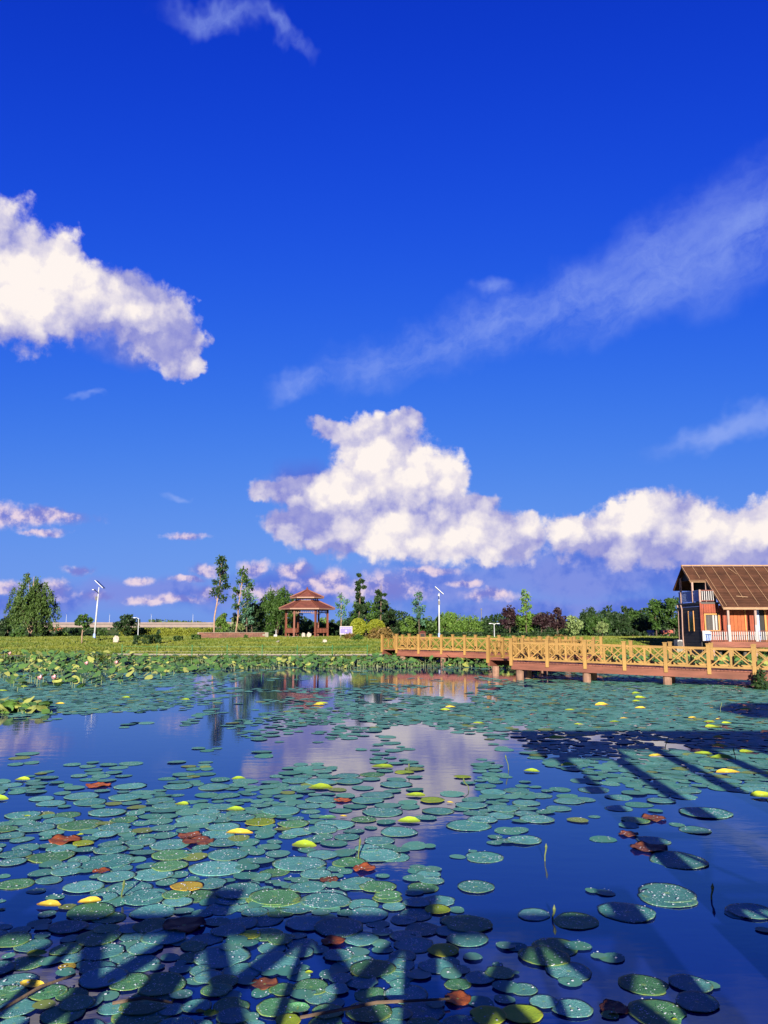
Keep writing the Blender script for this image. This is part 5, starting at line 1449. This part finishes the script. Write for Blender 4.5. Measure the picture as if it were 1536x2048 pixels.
# plain pads: named from the coloured leaf they lie nearest to, else by their crowd
used = {}
for i, p in enumerate(single):
    if i in LABEL: continue
    best = None
    for o in odd:
        q = single[o]; d_ = math.hypot(p[0] - q[0], p[1] - q[1])
        if d_ < (p[2] + q[2]) * 1.7:
            dx_, dy_ = p[4] - q[4], p[5] - q[5]
            rel = ('right of' if dx_ > 0 else 'left of') if abs(dx_) > 1.6 * abs(dy_) else ('in front of' if dy_ > 0 else 'behind')
            if (o, rel) not in used or used[(o, rel)][0] > d_:
                if best is None or d_ < best[0]: best = (d_, o, rel)
    if best: used[(best[1], best[2])] = (best[0], i)
SHORT = {'lime': 'lime pad', 'yellow': 'ochre pad', 'red': 'rust-red pad', 'brown': 'brown pad', 'clime': 'curled lime leaf', 'cyellow': 'curled yellow leaf', 'cgreen': 'folded dark leaf'}
for (o, rel), (d_, i) in used.items():
    tail = LABEL[o].replace(WORD[single[o][3]], SHORT[single[o][3]])
    LABEL[i] = ('green' if single[i][3] == 'green' else 'blue-green') + ' pad just ' + rel + ' the ' + tail
seen = {}
for i in list(LABEL):
    LABEL[i] = ' '.join(LABEL[i].split()[:16])
    seen.setdefault(LABEL[i], []).append(i)
for t_, L_ in seen.items():
    if len(L_) > 1:
        for i in L_[1:]: del LABEL[i]

single_obj = []
for i, (x, y, r_, kind, px, py, w_) in enumerate(single):
    me = PM[kind][i % len(PM[kind])]
    nm = 'curled_lotus_leaf' if kind[0] == 'c' else 'lotus_pad'
    curled = kind[0] == 'c'
    o = link(nm, me, None, (x, y, 0.003 + (i % 29) * 0.0004 + (0.006 if kind not in ('teal', 'green') else 0)))
    o.scale = (r_, r_ * (0.6 if kind == 'cyellow' else 1.0), r_ * (0.7 if curled else 0.55 if kind in ('teal', 'green', 'lime', 'yellow') else 0.8))
    o.rotation_euler = (rnd.uniform(-.01, .01), rnd.uniform(-.01, .01), rnd.uniform(-0.5, 0.5) if curled else rnd.uniform(0, 6.28))
    single_obj.append(o)
    o['category'] = 'lotus leaf' if curled else 'lotus pad'
    o['group'] = 'lotus leaves floating on the pond'

# plain pads: size, place and turn in their row
COLS = ['far left', 'left', 'left of centre', 'right of centre', 'right', 'far right']
BSHORT = ['along the bottom edge', 'in the railing shadow', 'in the foreground', 'in mid pond', 'level with the cloud reflection', 'far out before the bridge']
bins = {}
for i, p in enumerate(single):
    if i in LABEL: continue
    b_ = band(p[5])[1]
    rel = p[6] / (26 + 0.115 * (p[5] - 1340))
    size = 'broad' if rel > 0.75 else 'small' if rel < 0.42 else 'mid-sized'
    bins.setdefault((size, p[3], b_, min(5, max(0, int(p[4] // 256)))), []).append(i)
for (size, kind, b_, c_), L_ in bins.items():
    L_.sort(key=lambda i: single[i][4])
    base = size + (' green' if kind == 'green' else ' blue-green') + ' pad ' + BSHORT[b_] + ', ' + COLS[c_]
    for j, i in enumerate(L_):
        LABEL[i] = base + turn(j, len(L_), 0)
for i, o in enumerate(single_obj): o['label'] = LABEL[i]

# the countless small far pads: one mass of real leaves
rg = np.random.default_rng(9)
rp_ = np.array([(p[0], p[1], p[2]) for p in rest_pads]); n = len(rp_)
K = 12
ang = np.linspace(0, 2 * math.pi, K, endpoint=False)[None, :] + rg.uniform(0, 1, (n, 1))
rad = rp_[:, 2:3] * (1 + 0.07 * np.sin(2 * ang + rg.uniform(0, 6, (n, 1))) + 0.05 * np.sin(3 * ang + rg.uniform(0, 6, (n, 1))))
tx, ty = rg.normal(0, 0.02, (n, 1)), rg.normal(0, 0.035, (n, 1))
zb = 0.004 + rg.uniform(0, 0.012, (n, 1))
V = np.stack([rp_[:, 0:1] + rad * np.cos(ang), rp_[:, 1:2] + rad * np.sin(ang), np.maximum(0.004, zb + rad * (np.cos(ang) * tx + np.sin(ang) * ty))], 2)
tag(link('distant_lotus_pads', np_mesh('distant_lotus_pads', V, K, m_padmass)), 'countless small lotus pads carpeting the far water', None, None, 'stuff')

# ------------------------------------------------------------------ upright lotus along the far bank
def up_dens(px, py):
    """where upright leaves stand (water line rows)"""
    if py < 1328: return 0
    if px < 0 or px > 1536: return 0.5 if py < 1345 else 0
    lo = np.interp(px, [0, 60, 150, 250, 330, 360, 420, 500, 800, 860, 1000, 1100, 1300, 1536], [1382, 1384, 1380, 1368, 1358, 1349, 1342, 1338, 1337, 1334, 1336, 1338, 1338, 1345])
    if py < lo: return 1.0 if py < 1345 else 0.2
    if px < 95 and 1408 < py < 1432: return 0.9
    return 0.0


ups = []
for i in range(60000):
    y = 24 + 34.0 * r3.random(); x = r3.uniform(-0.60, 0.66) * y
    px, py = proj(x, y, 0)
    d_ = up_dens(px, py)
    if d_ == 0 or y > shore(x) + 0.2: continue
    cl = 0.55 + 0.45 * math.sin(x * 1.1 + 2 * math.sin(y * 0.6))
    if r3.random() > d_ * cl * 0.55: continue
    ups.append((x, y, r3.uniform(0.06, 0.22) if py > 1400 else (r3.uniform(0.1, 0.95) * min(1.0, 0.35 + max(0, y - 50) / 6) * (0.68 if x > -18 else 1.0) if y > 46 else r3.uniform(0.08, 0.5)), r3.uniform(0.09, 0.25), r3.uniform(-.6, .6), r3.uniform(-.2, .8), px, py))
r3.shuffle(ups)
ups = ups[:9000]
# individuals: the nearest and largest ones
vis = [u for u in ups if 0 < u[6] < 1536]
vis.sort(key=lambda u: -u[3] / u[1])
NI = 110
ind = vis[:40] + vis[40::max(1, (len(vis) - 40) // 70)][:70]
iset = set(ind)


def cup(seed, mat):
    r2 = random.Random(seed); n = 14; vs, fs = [(0, 0, -0.12)], []
    for rr, z in ((0.45, -0.03), (0.85, 0.06), (1.0, 0.02)):
        for k in range(n):
            a = 2 * math.pi * k / n
            vs.append((rr * math.cos(a), rr * math.sin(a), z + 0.09 * math.sin(2 * a + seed) * rr + 0.04 * math.sin(5 * a + seed * 2) * rr))
    fs += [(0, 1 + k, 1 + (k + 1) % n) for k in range(n)]
    for ri in range(2):
        o = 1 + ri * n
        fs += [(o + k, o + n + k, o + n + (k + 1) % n, o + (k + 1) % n) for k in range(n)]
    me = bpy.data.meshes.new('leaf_blade'); me.from_pydata(vs, [], fs); me.materials.append(mat)
    for p in me.polygons: p.use_smooth = True
    me.update(); return me


CUPS = [cup(i, m_upleaf) for i in range(4)] + [cup(i + 9, m_uppale) for i in range(3)]
up_bins = {}
for i, u in enumerate(ind):
    x, y, h_, r_, tx_, ty_, px, py = u
    pale = i % 3 == 0
    zi = min(7, int(px // 192)) + (8 if py > 1352 else 0)
    zn = ('nearer growth, ' if py > 1352 else 'far bank growth, ') + ['far left', 'left', 'left of the pavilion', 'before the pavilion', 'at the footbridge end', 'behind the footbridge', 'behind its right part', 'by the house'][min(7, int(px // 192))]
    e = empty('upright_lotus', (x, y, 0), None, 'lotus plant', 'upright lotus leaves of the bank growth')
    up_bins.setdefault((('pale yellowish' if pale else 'mid green') + ' upright lotus leaf, ' + zn), []).append((px, e))
    bl_ = link('leaf_blade', CUPS[(i % 3) + 4 if pale else i % 4], e, (0, 0, h_))
    bl_.scale = (r_, r_, r_); bl_.rotation_euler = (0.25 + ty_ * 0.6, tx_, rnd.uniform(0, 6))
    MB().tube([(0.05, 0.03, -0.25), (0.02, 0, h_ * .5), (0, 0, h_ - r_ * 0.1)], [0.012, 0.01, 0.008], 5).build('stem', m_stem, e)

for lab, L_ in up_bins.items():
    L_.sort(key=lambda t_: t_[0])
    for j, (_, e) in enumerate(L_): e['label'] = lab + turn(j, len(L_), 0)
massu = np.array([u[:6] for u in ups if u not in iset]); n = len(massu); K = 9
ang = np.linspace(0, 2 * math.pi, K, endpoint=False)[None, :] + rg.uniform(0, 1, (n, 1))
rr = massu[:, 3:4] * (1 + 0.12 * np.sin(2 * ang + rg.uniform(0, 6, (n, 1))))
lx, ly = rr * np.cos(ang), rr * np.sin(ang)
tx, ty = massu[:, 4:5], massu[:, 5:6] * 0.9
fold = rg.uniform(-0.5, 0.6, (n, 1))
lz = lx * tx + ly * (ty) + fold * np.abs(lx) * 0.8
V = np.stack([massu[:, 0:1] + lx * np.cos(tx), massu[:, 1:2] + ly * np.cos(ty), np.maximum(0.03, massu[:, 2:3] + lz)], 2)
me_u = np_mesh('upright_lotus_growth', V, K, m_upmass)
tag(link('upright_lotus_growth', me_u), 'dense growth of upright lotus leaves along the far bank', None, None, 'stuff')
P = np.repeat(massu[:, :3], 1, 0)
w_ = 0.012
V = np.stack([np.stack([P[:, 0] - w_, P[:, 1], 0 * P[:, 2] - .1], 1), np.stack([P[:, 0] + w_, P[:, 1], 0 * P[:, 2] - .1], 1), np.stack([P[:, 0] + w_, P[:, 1] + .02, P[:, 2]], 1), np.stack([P[:, 0] - w_, P[:, 1] + .02, P[:, 2]], 1)], 1)
tag(link('lotus_stems', np_mesh('lotus_stems', V, 4, m_stem)), 'thin stems of the upright lotus growth', None, None, 'stuff')

# pink lotus flowers in the left growth
for i, (px, py, h_) in enumerate(((172, 1346, 0.45), (79, 1374, 0.3), (107, 1372, 0.28), (18, 1330, 0.7), (232, 1342, 0.4))):
    p = wat(px, py)
    lab = ['pinkish lotus flower in the middle of the left lotus growth', 'small pinkish lotus flower low in the left growth, left of two', 'small pinkish lotus flower low in the left growth, right of two', 'pink lotus flower near the left picture edge', 'pink lotus flower towards the right of the left growth'][i]
    e = empty('lotus_flower', (p.x, p.y, 0), lab, 'flower')
    for k in range(9):
        a = k * 2.4; m = MB()
        c_, s_ = math.cos(a), math.sin(a); t_ = 0.10 + 0.06 * (k % 3)
        q_ = [(0, 0), (0.06, 0.10), (0, 0.22), (-0.06, 0.10)]
        m.add([(c_ * (t_ * (v / .22)) - s_ * u, s_ * (t_ * (v / .22)) + c_ * u, h_ + v * (1.1 - 0.25 * (k % 3))) for u, v in q_], [(0, 1, 2, 3)]).build('petal', m_flower, e)
    MB().tube([(0, 0, -.2), (0, 0, h_)], [0.012, 0.01], 5).build('stem', m_stem, e)

# stems and buds poking out of the near water
for i, (px, py, h_, lean) in enumerate(((1089, 1722, 0.20, 0.02), (1104, 1840, 0.10, .02), (716, 1720, 0.28, .02), (1018, 1540, 0.34, -.05), (242, 1795, 0.16, .02), (818, 1545, 0.16, 0.0), (1422, 1800, .14, .02), (1330, 1500, .3, .05), (1472, 1522, .3, -.03), (1440, 1425, .4, .06), (940, 1580, .2, -.09))):
    p = wat(px, py); h_ *= 0.6
    lab = 'thin upright lotus stem poking from the water ' + ['in open water at centre right', 'beside the near green pad at right', 'through a pad left of the dark shadow', 'at the right end of the cloud reflection', 'above the railing shadow at left', 'in the bright cloud reflection', 'near the right edge', 'in the striped shadow, left one', 'in the striped shadow near the edge', 'by the far shadow edge at right', 'bent over beside the cloud reflection'][i]
    o = MB().tube([(0, 0, -0.2), (lean * .3, 0, h_ * .5), (lean, 0, h_)], [0.009, 0.008, 0.010], 6).tube([(lean, 0, h_), (lean * 1.1, 0, h_ + .035), (lean * 1.2, 0, h_ + .07)], [0.010, 0.016, 0.002], 6).build('lotus_shoot', m_stem)
    o.location = (p.x, p.y, 0); tag(o, lab, 'stem')
# long fallen stalks in the lower left
for i, (a, b_) in enumerate((((0, 2030), (150, 1960)), ((225, 2016), (345, 2018)), ((600, 2045), (900, 2010)))):
    A, B_ = wat(*a), wat(*b_)
    o = MB().tube([A + Vector((0, 0, .03)), (A + B_) / 2 + Vector((0, .02, .06)), B_ + Vector((0, 0, .04))], [.011, .012, .008], 6).build('fallen_stalk', MATS['bark'])
    tag(o, ['brown fallen stalk across the pads in the bottom left corner', 'short orange-brown stalk across a green pad near the bottom at left', 'long thin stalk along the bottom at centre'][i], 'stalk')

# weeds and reeds on the bank between water and path, one mass
rg = np.random.default_rng(12)
n = 26000
X = rg.uniform(-42, 42, n); d = rg.uniform(-1.6, 1.5, n)
tall = 0.16 + 0.34 * np.clip(np.sin(X * 0.9 + 2 * np.sin(X * 0.23)) + 0.3 * np.sin(X * 3.1), 0, 1)
Yv = np.array([shore(v) for v in X]) + d
Zv = np.maximum(0.0, np.array([ground_z(a_, b_) for a_, b_ in zip(X, Yv)]))
V = leaf_quads(np.stack([X, Yv, Zv + tall * rg.uniform(0.1, 1, n)], 1), 0.10, rg, 0.1, -1.6, 0.24)
tag(link('bank_weeds', np_mesh('bank_weeds', V, 4, LF['mid'])), 'weeds growing on the bank between water and path', None, None, 'stuff')

# beads and bubbles lying on pads and water, one mass
rg = np.random.default_rng(14)
near_p = np.array([(p[0], p[1], p[2]) for p in single + rest_pads if p[1] < 11.5 and p[3][0] != 'c'])
n = 2600; K = 7
pick = near_p[rg.choice(len(near_p), n, p=near_p[:, 2] ** 2 / (near_p[:, 2] ** 2).sum())]
q_, u_ = rg.uniform(0, 6.283, n), pick[:, 2] * 0.86 * np.sqrt(rg.uniform(0, 1, n))
x, y = pick[:, 0] + u_ * np.cos(q_), pick[:, 1] + u_ * np.sin(q_)
r_ = rg.uniform(0.002, 0.0065, (n, 1)) * rg.uniform(0.6, 1.2, (n, 1))
ang = np.linspace(0, 2 * math.pi, K, endpoint=False)[None, :] + rg.uniform(0, 1, (n, 1))
V = np.stack([x[:, None] + r_ * 1.5 * np.cos(ang), y[:, None] + r_ * np.sin(ang), 0.022 + 0.35 * r_ * np.sin(ang) + 0 * ang], 2)
tag(link('water_beads', np_mesh('water_beads', V, K, plain('bead_white', (0.42, 0.46, 0.52), 0.2, 0.2))), 'tiny beads of water scattered over the near pads', None, None, 'stuff')
